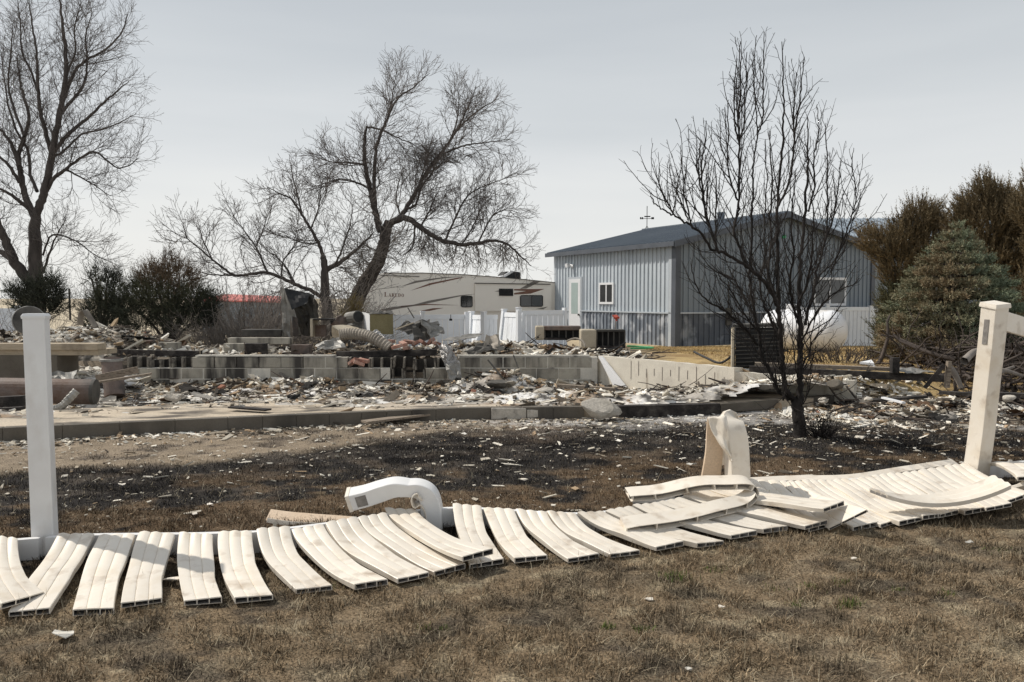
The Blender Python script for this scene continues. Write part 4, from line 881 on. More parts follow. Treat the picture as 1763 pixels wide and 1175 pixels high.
mb = MB(); mb.beam(pz(776,542,16), pz(776,549,16), .012, .012); mb.tube([pz(776,549,16), pz(776,552.5,16)], .03, 8); solo(mb, 'hanging_bulb', 'black', 'small black bulb shape hanging before the white fence', 'bulb')
# flexible duct
def ribbed_tube(pts, r, mat, name, label, cat, rib=.004, n=14, step=10):
    P = spl(pts, step); mb = MB(); mb.tube(P, [r + (rib if i % 2 else -rib) for i in range(len(P))], n); return solo(mb, name, mat, label, cat)
ribbed_tube([pz(585,577,15.3), pz(605,575,15.3), pz(630,578,15.2), pz(650,586,15.1), pz(672,601,15.0)], .105, 'duct', 'flexible_duct', 'dusty flexible duct snaking over the rubble towards the red bricks', 'duct', .007)
ribbed_tube([pz(645,572,15.4), pz(655,580,15.3), pz(668,595,15.1)], .06, 'foil', 'foil_duct', 'torn foil-lined duct end with red print beside the flexible duct', 'duct', .01, 10, 5)
# foil sheet hanging over the wall
t_ = thing('crumpled_foil_sheet', pz(780, 640, 14.3), 'crumpled silvery foil insulation hanging over the broken block wall', 'foil')
crump([pz(752,592,14.5), pz(775,594,14.45), pz(791,626,14.35), pz(766,630,14.35)], 8, 9, .05, 21, 'foil', 'upper_fold', t_)
crump([pz(766,626,14.35), pz(791,622,14.35), pz(797,666,14.2), pz(777,668,14.2)], 5, 8, .03, 22, 'greymetal', 'hanging_strip', t_)
# window wells
for lab, x0, x1, xm, y0, y1, Y in (('charred open window well box with tan end, before the workshop door', 922, 1000, 937, 562, 586, 16.6), ('tan ended window well box with black louvred front, nearest the workshop side wall', 1000, 1077, 1027, 568, 600, 16.0)):
    t_ = thing('window_well_box', pz((x0+x1)/2, y1, Y), lab, 'window well', 'two scorched window well boxes before the workshop')
    pbox('end_block', 'tan', None, None, x0, y0, xm, y1, Y - .05, .45, parent=t_, bevel=.03)
    pbox('top_beam', 'rust' if x0 < 950 else 'darkmetal', None, None, xm, y0, x1, y0 + (7 if x0 < 950 else 4), Y, .4, parent=t_)
    pbox('bottom_beam', 'char', None, None, xm, y1 - 4, x1, y1, Y, .4, parent=t_); pbox('back_panel', 'black', None, None, xm, y0 + 2, x1, y1 - 2, Y + .25, .05, parent=t_)
    n_ = 5
    for i in range(n_ + 1): xx = xm + (x1 - xm - 2) * i / n_; pbox('slat', 'darkmetal', None, None, xx, y0 + (7.4 if x0 < 950 else 4.4), xx + 2, y1 - 4.3, Y + .02, .06, parent=t_, bevel=0)
# red valve flower
t_ = thing('red_hydrant_valve', pz(1060, 575, 17.5), 'faded red pump handle on a thin pale stem before the ribbed side wall', 'valve')
c = pz(1060, 546, 17.5); mb = MB()
mb.tube([c + V((0,0,-.02)), c + V((0,-.03,.02))], .05, 8); mb.tube([c, c + V((-.07,0,.03))], .022, 6); mb.tube([c, c + V((.08,0,-.02))], .025, 6); mb.tube([c, c + V((.02,0,-.09))], .025, 6); mb.build('handle', M['redpaint'], t_)
mb = MB(); mb.tube([c + V((0,0,-.08)), pz(1060, 578, 17.5)], .014, 6); mb.build('stem', M['twigpale'], t_)
# drums and pipes at left
t_ = thing('rusty_cylinder', pz(192, 655, 13.2), 'upright rusty burnt water tank leaning among ash left of the block wall', 'tank')
mb = MB(); a = pz(198, 683, 12.9); b = pz(192, 620, 13.1); mb.tube([a, b], .155, 22); mb.build('shell', M['rust'], t_, smooth_=False)
mb = MB(); mb.tube([b - V((0,0,.02)), b + V((0,0,.012)), b + V((0,0,.025))], [.18,.18,.15], 22); mb.build('rim', M['greymetal'], t_)
t_ = thing('long_steel_tank', pz(80, 675, 10.6), 'long rusty brown steel tank lying on its side behind the left fence post', 'tank')
mb = MB(); a = pz(-120, 671, 10.6); b = pz(160, 675, 10.9); mb.tube([a, b], .17, 26); mb.build('shell', M['rust'], t_, smooth_=False)
mb = MB(); dd = (b - a).normalized(); mb.tube([b, b + dd * .04, b + dd * .05], [.172, .17, .1], 26); mb.build('end_cap', M['darkmetal'], t_)
ribbed_tube([pz(70,700,9.9), pz(92,704,9.9), pz(106,700,9.92), pz(118,688,9.95), pz(132,673,10)], .048, 'greymetal', 'corrugated_downspout', 'pale corrugated elbow of downspout on the slab beside the left post', 'downspout', .003, 8, 6)
mb = MB(); mb.beam(pz(-60,695,10.2), pz(44,690,10.2), .12, .13); mb.beam(pz(-60,712,9.9), pz(40,706,9.9), .1, .08); solo(mb, 'charred_beams', 'char', 'pair of charred beams lying under the rusty tank at the far left', 'beam')
mb = MB(); mb.beam(pz(160,660,11.6), pz(260,644,11.8), .14, .03); mb.beam(pz(165,652,11.8), pz(238,637,12), .05, .1); solo(mb, 'bent_angle_iron', 'burntwood', 'brown burnt board wedged against the rusty upright water tank', 'board')
t_ = thing('round_drum_end', pz(56, 548, 17), 'round blackened drum end standing behind the left fence post cap', 'drum')
c = pz(50, 553, 15.6); mb = MB(); ax_ = V((.5, -.8, .25)).normalized(); mb.tube([c, c + ax_ * .06], .27, 30); mb.build('disc', M['darkmetal'], t_); 
mb = MB(); u = ax_.cross(V((0,0,1))).normalized(); w_ = ax_.cross(u); ring = [c + ax_ * .03 + (u * math.cos(k * .2094) + w_ * math.sin(k * .2094)) * .275 for k in range(31)]; mb.tube(ring, .016, 6, caps=False); mb.build('rim', M['greymetal'], t_)
mb = MB(); q = spl([pz(138,560,15.5), pz(140,541,15.5), pz(146,535,15.5), pz(153,545,15.5), pz(165,563,15.5)], 5)
sweep(q, [.12]*21, .012, (.6, 1, .2), mb, .2); solo(mb, 'bent_metal_hoop', 'duct', 'bent light metal hoop at the top of the left rubble heap', 'hoop')
crump([pz(85,642,12), pz(132,636,12.2), pz(126,655,11.9), pz(90,655,11.9)], 7, 3, .03, 30, 'greymetal', 'scorched_sheet'); setp(bpy.data.objects['scorched_sheet'], 'curled grey sheet of scorched metal behind the long rusty tank', 'sheet metal')
crump([pz(545,590,15.1), pz(585,580,15.4), pz(594,597,15.1), pz(548,603,15.0)], 7, 5, .04, 31, 'greymetal', 'folded_flashing'); setp(bpy.data.objects['folded_flashing'], 'folded grey flashing sheet on the rubble just above the block wall', 'sheet metal')
crump([pz(760,584,15.6), pz(795,576,16), pz(832,574,16), pz(818,582,15.5)], 7, 3, .03, 32, 'greymetal', 'curved_flashing'); setp(bpy.data.objects['curved_flashing'], 'dark curved flashing strip right of the steel hood', 'sheet metal')
crump([pz(836,577,15.2), pz(858,576,15.3), pz(865,600,15), pz(832,602,15)], 5, 4, .05, 33, 'duct', 'dusty_round_lid'); setp(bpy.data.objects['dusty_round_lid'], 'dusty crumpled lid shape on the rubble right of the foil', 'sheet metal')
crump([pz(795,603,14.9), pz(845,588,15.2), pz(872,598,15), pz(820,608,14.8)], 8, 4, .05, 34, 'darkmetal', 'black_roofing_felt'); setp(bpy.data.objects['black_roofing_felt'], 'black crumpled roofing felt on top of the wall right of the foil', 'roofing')
# charred beam run at right
t_ = thing('charred_beam', pz(1480, 640, 11.4), 'long charred beam lying along the top of the right-hand wall', 'beam')
mb = MB(); mb.beam(pz(1300,627,12.4), pz(1535,636,11.9), .16, .05); mb.build('top_board', M['burntwood'], t_)
mb = MB(); mb.beam(pz(1290,636,12.3), pz(1628,652,11.5), .12, .10); mb.build('beam_body', M['char'], t_)
mb = MB(); a = pz(1540, 640, 11.6); mb.obox(a + V((0,0,.09)), (.10,0,0), (0,.1,0), (0,0,.22)); solo(mb, 'charred_post_stub', 'char', 'short charred post stub standing on the long beam', 'post')
crump([pz(1545,631,11.8), pz(1608,637,11.7), pz(1606,642,11.5), pz(1548,640,11.5)], 8, 2, .02, 36, 'greymetal', 'pale_foil_strip'); setp(bpy.data.objects['pale_foil_strip'], 'pale crumpled strip lying on the beam right of the charred stub', 'foil')
mb = MB(); mb.poly([pz(1480,627,12.2), pz(1500,623,12.3), pz(1505,629,12.1)], .03, (0,0,1)); mb.beam(pz(1495,628,12.2), pz(1506,632,12.1), .03, .03); solo(mb, 'white_scrap', 'white', 'white scrap of siding on the far edge of the charred beam', 'scrap')
# kerb timber (black) and boards
t_ = thing('blackened_edge_beam', pz(1200, 705, 10.2), 'long blackened edge beam of the slab left of the charred tree trunk', 'beam')
ks = [(1062,700,718,10.15),(1130,698,716,10.3),(1200,697,714,10.45),(1235,696,712,10.55)]
for a, b in zip(ks[:-1], ks[1:]):
    p = pz(a[0], (a[1]+a[2])/2, a[3]); q = pz(b[0], (b[1]+b[2])/2, b[3]); mb = MB(); mb.beam(p, q, .14, .15); mb.build('beam_length', M['char'], t_)
t_ = thing('grey_edge_board', pz(1330, 697, 10.8), 'grey scorched edge board running behind the charred tree trunk', 'board')
ks = [(1237,702,10.55),(1300,698,10.8),(1350,693,11.0),(1432,687,11.3)]
for a, b in zip(ks[:-1], ks[1:]): mb = MB(); mb.beam(pz(*a), pz(*b), .10, .11); mb.build('board_length', M['kerb'], t_)
bl = thing('kerb_fragment', pz(900, 712, 10.2), 'broken pale length of slab edge left of the concrete boulder', 'concrete')
for a, b in (((845,712,10.05), (905,712,10.1)), ((906,712,10.1), (950,710,10.15))): mb = MB(); mb.beam(pz(*a), pz(*b), .13, .15 if a[0] < 900 else .11); mb.build('concrete_piece', M['stone'], bl, bevel=.015)
def rock(name, c, rx, ry, rz_, seed, mat, label, cat, group=None, flat=.2):
    import bmesh
    R = np.random.default_rng(seed); bm = bmesh.new(); bmesh.ops.create_icosphere(bm, subdivisions=3, radius=1)
    dirs = R.normal(size=(9, 3)); dirs /= np.linalg.norm(dirs, axis=1)[:, None]; lim = R.uniform(.55, .85, 9)
    for v in bm.verts:
        for dd_, l_ in zip(dirs, lim):
            k = v.co.x*dd_[0] + v.co.y*dd_[1] + v.co.z*dd_[2]
            if k > l_: v.co -= V(dd_) * (k - l_)
        v.co *= 1 + R.normal() * .02; v.co = V((v.co.x*rx, v.co.y*ry, v.co.z*rz_))
    me = bpy.data.meshes.new(name); bm.to_mesh(me); bm.free(); me.materials.append(M[mat]); o = link(name, me, None, c); o.rotation_euler = (R.uniform(-.15,.15), R.uniform(-.15,.15), R.uniform(0, 3)); return setp(o, label, cat, group)
rock('concrete_boulder', pz(1033, 706, 9.95), .28, .16, .14, 5, 'stone', 'rounded pale lump of broken concrete at the slab edge left of the black beam', 'concrete lump')
bpy.data.objects['concrete_boulder'].rotation_euler = (0, .25, .1)
def board(label, a, b, w, h, mat, name='burnt_board', grp='burnt boards lying on the ruins'):
    mb = MB(); mb.beam(a, b, w, h); return solo(mb, name, mat, label, 'board', grp)
board('pale split board lying tilted over the slab edge, its tip past the kerb', pz(627,727,9.4), pz(785,707,10.2), .16, .025, 'burntwood')
board('dark burnt board on the bare slab left of the pale split board', pz(398,701,9.8), pz(462,706,9.6), .12, .02, 'char')
board('brown half-buried board in the ash below the right end of the block wall', pz(960,664,12.6), pz(1072,672,12.2), .10, .05, 'burntwood')
board('dark board in the ash left of the charred tree', pz(1105,673,12), pz(1232,682,11.6), .08, .04, 'char')
board('thin stick leaning against the block wall below the roofing felt', pz(840,620,14.2), pz(868,655,13.9), .025, .02, 'darkmetal')
board('thin leaning lath further right against the block wall', pz(884,612,14.5), pz(900,655,14.2), .02, .02, 'darkmetal')
board('black flat board in the ash right of the charred tree', pz(1495,690,10.2), pz(1592,683,10.4), .12, .03, 'char')
board('black board lying right of the dark board on the right-hand ash', pz(1620,676,10.8), pz(1690,680,10.4), .12, .04, 'char')
board('small white lath on the ash near the right-hand black boards', pz(1520,685,10), pz(1556,694,9.6), .05, .02, 'white')
board('yellow board end behind the charred tree trunk', pz(1385,663,11.9), pz(1406,664,11.9), .05, .05, 'yellow')
board('upright splintered stake at the left edge of the brush pile', pz(1630,668,10.6), pz(1634,622,10.6), .06, .05, 'burntwood')
board('slanting charred branch leaning on the splintered stake', pz(1592,668,10.7), pz(1626,628,10.6), .05, .05, 'char')
board('charred wall plank lying along the far right of the ash', pz(1690,678,10.4), pz(1790,682,10.0), .14, .05, 'char')
board('flat grey plank behind the broken blocks at the left', pz(190,606,15.1), pz(345,609,15.1), .2, .10, 'char')
board('long charred plate over the broken blocks near the foil', pz(580,611,14.95), pz(752,607,15.0), .2, .11, 'char')
# extra blocks above the wall
def lblock(label, x0, y0, x1, y1, Y, mat='block', rot=0): pbox('loose_block', mat, label, 'concrete block', x0, y0, x1, y1, Y, .19, 'loose blocks on top of the ruins', rot)
lblock('sooty black loose block above the wall, below the low trough', 421, 592, 457, 611, 15.3, 'char', .05)
lblock('rust stained loose block left of the grey flashing sheet', 500, 594, 533, 610, 15.2, 'rust', -.1)
lblock('first reddish loose block on the left plank', 238, 587, 258, 603, 15.4, 'rust', .05)
lblock('second loose block on the left plank, right of the reddish one', 272, 590, 306, 603, 15.3, 'block', -.04)
lblock('long grey block row behind the sooty block', 392, 582, 500, 593, 16.0, 'block', 0)
lblock('grey loose block directly left of the sooty black one', 385, 592, 419, 606, 15.6, 'block', .03)
lblock('loose block at the far top right of the left rubble heap', 205, 580, 222, 592, 15.8, 'block', .2)
# red bricks
bk = [(683,597,14.9),(694,592,15.0),(704,589,15.1),(716,591,15.0),(728,590,15.0),(742,588,15.0),(752,592,14.9),(700,600,14.85),(608,623,14.55),(626,621,14.55),(618,626,14.5),(672,588,15.2)]
places = ['leftmost red brick under the duct end','red brick beside the duct end, second from it','pinkish brick tilted at the middle of the brick group','red brick right of the pinkish one','flat red brick midway between duct and foil','steep red brick next to the foil','red brick half under the foil edge','lower red brick in front of the brick group','red brick in the broken wall cell, left one','red brick in the broken wall cell, right one','small red brick lowest in the broken wall cell','pale red brick highest behind the duct end']
mbk = MB(); mbk.box((-.1,-.045,-.03), (.1,.045,.03)); bp_ = mbk.build('brick', M['brick'], None, origin=(0,0,0), bevel=.005)
for i, (x, y, Y) in enumerate(bk):
    o = bp_ if i == 0 else bp_.copy()
    if i: COL.objects.link(o)
    o.location = pz(x, y, Y); o.rotation_euler = (rng.uniform(-.5,.5), rng.uniform(-.6,.6), rng.uniform(0,3)); setp(o, places[i], 'brick', 'red bricks in the rubble')
# cables / hoses
mb = MB(); mb.tube(spl([pz(1195,606,13.9), pz(1215,616,13.5), pz(1240,625,13), pz(1262,611,13), pz(1270,598,13)], 6), .02, 6); solo(mb, 'black_cable', 'black', 'black cable curving down to the left of the burnt air conditioning unit', 'cable')
mb = MB(); mb.tube(spl([pz(975,588,15.6), pz(990,583,15.6), pz(1003,588,15.5), pz(1008,598,15.4)], 5), .02, 6); solo(mb, 'hose_arc', 'duct', 'pale hose arching out of the rubble before the planter boxes', 'hose')
mb = MB(); mb.tube([pz(1010,606,15), pz(1060,600,15.2), pz(1077,590,15.3)], .016, 5); mb.tube([pz(1070,600,15.3), pz(1062,607,15)], .03, 5); solo(mb, 'bent_conduit', 'black', 'bent black conduit below the right planter box', 'conduit')
mb = MB(); mb.tube(spl([pz(1080,596,19.5), pz(1100,597,19.5), pz(1125,599,19), pz(1110,600,18.5), pz(1085,600,18.5)], 5), .02, 5); solo(mb, 'green_hose', 'greenh', 'green garden hose lying on the dry grass beside the workshop', 'hose')
mb = MB(); mb.tube([pz(119,497,20), pz(121,552,20)], .025, 5); solo(mb, 'steel_stake', 'darkmetal', 'thin steel stake standing between the two left junipers', 'stake')
mb = MB(); mb.tube([pz(419,520,19), pz(421,572,19)], .02, 5); mb.tube([pz(417,520,19), pz(411,545,19), pz(411,572,19)], .014, 5)
for i in range(8): mb.tube([pz(411.5,540+i*4,19), pz(420,528+i*5,19)], .008, 4)
solo(mb, 'twisted_gate_frame', 'darkmetal', 'narrow twisted wire gate frame standing before the grey shrubs', 'gate')

# ---------------------------------------------------------------- bare trees
class TB:
    def __init__(s): s.v = []; s.f = []; s.n = 0
    def tube(s, P, R, n=3):
        P = np.asarray(P, float); R = np.asarray(R, float); k = len(P)
        T = np.gradient(P, axis=0); T /= np.linalg.norm(T, axis=1)[:, None] + 1e-9
        ref = np.array((.3, .9, .2)) if abs(T[0][1]) < .8 else np.array((.9, .1, .3))
        A = np.cross(T, ref); A /= np.linalg.norm(A, axis=1)[:, None] + 1e-9; B = np.cross(T, A)
        an = np.arange(n) * 2 * np.pi / n
        Vv = P[:, None] + R[:, None, None] * (A[:, None] * np.cos(an)[None, :, None] + B[:, None] * np.sin(an)[None, :, None])
        s.v.append(Vv.reshape(-1, 3)); i = np.arange(k - 1)[:, None] * n; j = np.arange(n)[None]; j2 = (j + 1) % n
        F = np.stack([i + j, i + j2, i + n + j2, i + n + j], -1).reshape(-1, 4) + s.n
        s.f.append(F); s.n += k * n
    def build(s, name, mat, parent, smooth_=True):
        return soup(name, np.concatenate(s.v), np.concatenate(s.f), mat, parent, smooth_=smooth_)
def cr(P, n):
    return np.array([list(p) for p in spl([V(p) for p in P], n)])
def walk(p, d, ln, nseg, wig, up, R):
    P = [p]; d = d / np.linalg.norm(d); st = ln / nseg; cur = d.copy()
    for i in range(nseg):
        cur = cur + R.normal(size=3) * wig + np.array((0, 0, up)); cur /= np.linalg.norm(cur); P.append(P[-1] + cur * st)
    return np.array(P)
def shoots(tbs, P, Rr, lvl, prm, R):
    """spawn children along polyline P. prm[lvl] = (spacing, len0, len1, angle, wig, up, nseg, start, rfac, yscale)"""
    if lvl >= len(prm): return
    q = prm[lvl]; seg = np.linalg.norm(np.diff(P, axis=0), axis=1); cum = np.concatenate([[0], np.cumsum(seg)]); tot = cum[-1]
    s = tot * q[7] + R.uniform(0, q[0]); side = R.uniform(0, 6.28)
    while s < tot * .99:
        i = min(len(seg) - 1, np.searchsorted(cum, s) - 1); i = max(i, 0); f = (s - cum[i]) / seg[i]
        p = P[i] * (1 - f) + P[i+1] * f; r = Rr[i] * (1 - f) + Rr[i+1] * f; t = (P[i+1] - P[i]) / seg[i]
        side += 2.4 + R.normal() * .5; u = np.cross(t, (0, 1, .01)); u /= np.linalg.norm(u) + 1e-9; w = np.cross(t, u)
        sd = u * math.cos(side) + w * math.sin(side) * q[9]; a = q[3] * R.uniform(.65, 1.3)
        d = t * math.cos(a) + sd * math.sin(a)
        ln = R.uniform(q[1], q[2]) * (1.15 - (q[11] if len(q) > 11 else .6) * s / tot); rr = min(r * .7, q[8] * ln + .0012)
        C = walk(p, d, ln, q[6], q[4], q[5], R); CR_ = np.linspace(rr, max(rr * .3, q[10]), len(C))
        tbs[min(lvl, len(tbs)-1)].tube(C, CR_, 3 if lvl > 0 else 4)
        shoots(tbs, C, CR_, lvl + 1, prm, R)
        s += q[0] * R.uniform(.5, 1.5) * ((1 + 2.5 * (s / tot) ** 3) if len(q) > 12 else 1)
def limbs_tree(th, limbs, Y, prm, seed, mats, minr=.006, names=('limb', 'twigs'), sides=8, starts=.12):
    R = np.random.default_rng(seed); tw = TB(); tw2 = TB()
    for li, (pts, r0, r1, d0, d1) in enumerate(limbs):
        n = len(pts); W3 = []
        for i, (x, y) in enumerate(pts):
            t = i / (n - 1); W3.append(at(x, y, Y + d0 + (d1 - d0) * t))
        P = cr(W3, 5); 
        P[1:-1] += R.normal(size=P[1:-1].shape) * (.004 + .03 * r0 / F * Y)
        t = np.linspace(0, 1, len(P)); RR = (r0 * (1 - t) ** .8 + r1) / F * Y * (.5 if mats[0] is not M['barkdark'] else (.56 if li == 0 else .45)) * (.85 if li and mats[0] is not M['barkdark'] else 1)
        if li == 0: RR[:4] *= np.array([1.5, 1.25, 1.1, 1.03]) ** (.45 if mats[0] is M['barkdark'] else 1)
        tb = TB(); tb.tube(P, RR, sides if r0 > 5 else 6)
        tb.build('trunk' if li == 0 else names[0], mats[0], th)
        if li > 0 or True: shoots([tw, tw2], P, RR, 0, prm if li else [(q[0]*2,) + q[1:] for q in prm], R)
    o = tw.build('branches', mats[1], th); o['kind'] = 'stuff'
    if tw2.n: o = tw2.build(names[1], mats[1], th); o['kind'] = 'stuff'
# left cottonwood.   params: spacing,len0,len1,angle,wig,up,nseg,start,rfac,yscale,rmin
ct = thing('bare_cottonwood_tree', at(68, 590, 26), 'tall bare forked tree at the far left filling the corner of the sky', 'tree')
limbs = [([(66,592),(66,545),(62,480),(61,430),(60,395),(62,370)], 12, 15, 0, 0),
 ([(62,372),(72,345),(79,318),(88,275),(94,240),(101,200),(108,165),(114,125),(112,80),(108,45),(104,10),(100,-30)], 15, 1.5, 0, -.5),
 ([(60,375),(46,345),(38,312),(33,285),(33,262),(42,235),(50,200),(40,165),(33,130),(30,95)], 12, 1.5, 0, .8),
 ([(88,268),(106,244),(128,222),(152,203),(175,180),(198,160),(222,140)], 8, 1.2, 0, -1.2),
 ([(100,205),(112,165),(128,125),(150,103),(182,85),(210,55),(220,25)], 7, 1.2, 0, 1), ([(88,262),(78,225),(70,195),(66,160),(64,120),(62,85),(55,40),(50,0)], 8, 1.2, 0, -.8),
 ([(80,330),(92,308),(112,292),(140,272),(165,262),(205,290),(240,272)], 7, 1, 0, -1), ([(112,292),(128,300),(160,318),(190,338)], 4, 1, 0, -1),
 ([(33,285),(20,250),(0,222),(-30,190)], 7, 1.5, 0, 0), ([(34,315),(15,285),(-10,262),(-40,240)], 6, 1.5, 0, -.5), ([(50,360),(25,340),(0,325),(-30,312)], 7, 1.5, 0, -.7),
 ([(64,500),(45,478),(26,452),(12,420),(0,395),(-20,350),(-40,300)], 18, 6, 0, -1), ([(22,447),(5,436),(-20,425)], 10, 5, 0, 0),
 ([(74,470),(84,440),(95,410),(110,385)], 5, 1, 0, -.5), ([(74,440),(90,405),(130,415),(165,440),(200,455)], 3.5, .8, 0, -1),
 ([(64,330),(52,300),(48,260),(28,225),(14,180),(8,140),(2,90)], 6, 1, 0, 1.2), ([(101,200),(118,180),(142,150),(150,110),(148,60),(160,20)], 6, 1, 0, .6), ([(42,235),(25,190),(15,150),(18,90),(22,40)], 5, 1, 0, .4),
 ([(88,270),(108,262),(140,232),(170,225),(205,212),(235,195)], 5, 1, 0, .6), ([(66,160),(52,120),(38,90),(35,40),(30,0)], 4, 1, 0, -.5), ([(114,125),(130,90),(128,50),(140,5)], 4, 1, 0, -.7)]
prm = [(.17, .6, 1.8, .75, .14, .08, 7, .1, .0085, 1, .0048), (.12, .3, .9, .65, .17, .06, 5, .1, .0085, 1, .0042), (.15, .18, .5, .6, .18, .03, 3, .1, .009, 1, .0032)]
limbs_tree(ct, limbs, 26, prm, 3, (M['bark'], M['twig']))
# big leaning elm
el = thing('bare_storm_broken_elm', at(613, 560, 23), 'large bare leaning tree with a snapped upright limb, in front of the trailer', 'tree')
limbs = [([(596,570),(606,535),(618,508),(634,480),(649,455),(660,425),(665,400),(670,382)], 16, 16, 0, 0),
 ([(655,400),(648,372),(641,345),(634,310),(627,272),(628,240),(631,219)], 10, 4, 0, 0), ([(630,219),(645,221),(660,225),(685,238),(705,246),(729,261)], 3.5, 1, 0, .2),
 ([(650,380),(645,340),(644,300),(647,262),(655,232),(666,207),(676,185),(690,165),(716,148),(740,126)], 8, 1, 0, -.6),
 ([(666,207),(674,175),(678,150),(684,120)], 3, .8, 0, .3),
 ([(665,392),(688,374),(702,355),(714,335),(726,312),(736,294),(756,268),(770,250),(784,228),(800,196),(812,172),(819,148)], 10, 1.2, 0, .5),
 ([(756,269),(780,258),(804,250),(835,246),(878,240)], 4, .8, .2, -.5), ([(784,228),(805,206),(828,188),(858,170)], 4, .8, .4, 1), ([(770,250),(785,215),(790,180),(788,150)], 3, .8, .3, 0),
 ([(668,388),(690,376),(710,380),(724,392),(745,406),(766,416),(795,421),(820,420),(848,414),(872,420),(895,440),(915,458)], 13, 1, 0, -1),
 ([(767,413),(780,385),(793,357),(805,338),(818,328),(840,318),(866,309),(895,294)], 4, .8, -.4, .2), ([(724,392),(738,365),(748,343),(758,322)], 4, .8, 0, .6), ([(714,385),(713,410),(709,428),(694,440)], 4, 1, 0, -.5),
 ([(822,420),(835,395),(848,372),(872,362),(895,368)], 3, .8, -.5, -1), ([(795,421),(812,395),(828,360),(840,345)], 3, .8, -.5, .5),
 ([(636,325),(615,315),(593,309),(572,312),(557,317),(528,326)], 4, .8, 0, -.4), ([(628,284),(610,281),(591,280),(566,278),(545,262)], 4, .8, 0, .5),
 ([(710,345),(722,318),(730,290),(738,262),(745,235)], 4, 1, .2, .8), ([(690,374),(682,340),(688,310),(694,285)], 3, .8, 0, .9), ([(700,360),(716,352),(724,325),(742,300),(752,275)], 5, 1, 0, -.4)]
prm = [(.115, .5, 1.4, .8, .16, .06, 7, .1, .009, 1, .005, .75), (.10, .28, .8, .65, .18, .04, 5, .1, .010, 1, .0045), (.11, .14, .42, .6, .18, .02, 3, .1, .010, 1, .0038)]
limbs_tree(el, limbs, 23, prm, 5, (M['bark'], M['twig']))
for k in range(1):
    R = np.random.default_rng(8); nb = TB()
    for i in range(340):
        c = np.array(at(752, 268, 23.2)) + R.normal(size=3) * np.array((.55, .25, .13)); nb.tube(walk(c, R.normal(size=3) * np.array((1, .6, .35)), R.uniform(.2, .6), 4, .3, 0, R), np.linspace(.006, .004, 5))
    o = nb.build('twig_tangle', M['bark'], el); o['kind'] = 'stuff'
R = np.random.default_rng(88); tb = TB(); tb2 = TB()
for i in range(120):
    t = R.uniform(0, 1); 
    if i < 60: px = 690 + 205 * t; py = float(np.interp(px, [690,722,766,820,872,895], [378,394,417,421,420,440])); d0 = (R.normal() * .3, R.normal() * .4, -1); ln_ = R.uniform(.3, 1.15) * (1 - .3 * t)
    else: px = 600 + 60 * t + R.normal() * 8; py = 540 - 130 * t + R.normal() * 10; d0 = (R.normal() * .9 - .1, R.normal() * .6 - .3, R.uniform(-.2, 1)); ln_ = R.uniform(.6, 1.6)
    P = walk(np.array(at(px, py, 23 - .6 * t + R.normal() * .2)), np.array(d0), ln_, 7, .16, .0, R); rr = np.linspace(.012, .005, len(P)); tb.tube(P, rr, 4); shoots([tb2], P, rr, 0, [(.12, .2, .6, .7, .18, -.01, 4, .1, .01, 1, .0045), (.12, .1, .3, .7, .18, 0, 3, .1, .01, 1, .004)], R)
o = tb.build('drooping_twigs', M['twigpale'], el); o['kind'] = 'stuff'; o = tb2.build('drooping_twigs', M['twigpale'], el); o['kind'] = 'stuff'
e2 = thing('bare_spreading_tree', at(561, 560, 22), 'smaller bare many-limbed tree spreading left from behind the crumpled cabinet', 'tree')
limbs = [([(566,572),(563,535),(560,505),(559,470),(557,440)], 13, 9, 0, 0),
 ([(557,442),(548,418),(535,395),(520,370),(501,343),(480,333),(460,322)], 7, .9, 0, -.5), ([(559,467),(578,456),(598,443),(620,424),(642,402)], 8, 3, 0, .5),
 ([(575,460),(588,432),(597,405),(606,372),(608,345)], 4, .8, 0, -.5), ([(520,370),(512,335),(503,300),(500,278)], 3.5, .8, 0, .5), ([(535,395),(548,360),(552,330),(556,305)], 3, .8, 0, .4),
 ([(562,520),(540,503),(508,490),(484,478),(460,470),(432,472),(404,474),(385,462),(366,448),(343,428),(321,411),(287,396)], 8, .8, 0, -1),
 ([(460,470),(450,445),(440,425),(422,400),(407,380),(396,358)], 4, .8, -.3, .5), ([(404,474),(375,474),(350,470),(325,460)], 3, .7, -.5, -1), ([(508,490),(497,470),(486,452),(468,436)], 4.5, 1.5, 0, .5), ([(484,478),(488,450),(505,425),(515,405)], 3, .8, 0, 0),
 ([(366,448),(352,420),(345,398),(340,380)], 2.5, .7, -.8, -.4), ([(440,425),(452,400),(458,375),(455,360)], 2.5, .7, 0, .4), ([(548,418),(528,420),(505,412),(480,405)], 3, .7, 0, -.7), ([(321,411),(318,396),(312,385)], 2, .7, -.9, -.8)]
prm = [(.12, .45, 1.3, .8, .16, .06, 6, .1, .010, 1, .005), (.10, .25, .7, .65, .18, .05, 5, .1, .010, 1, .0042), (.12, .12, .36, .6, .18, .03, 3, .1, .010, 1, .0036)]
limbs_tree(e2, limbs, 22, prm, 6, (M['bark'], M['twig']))

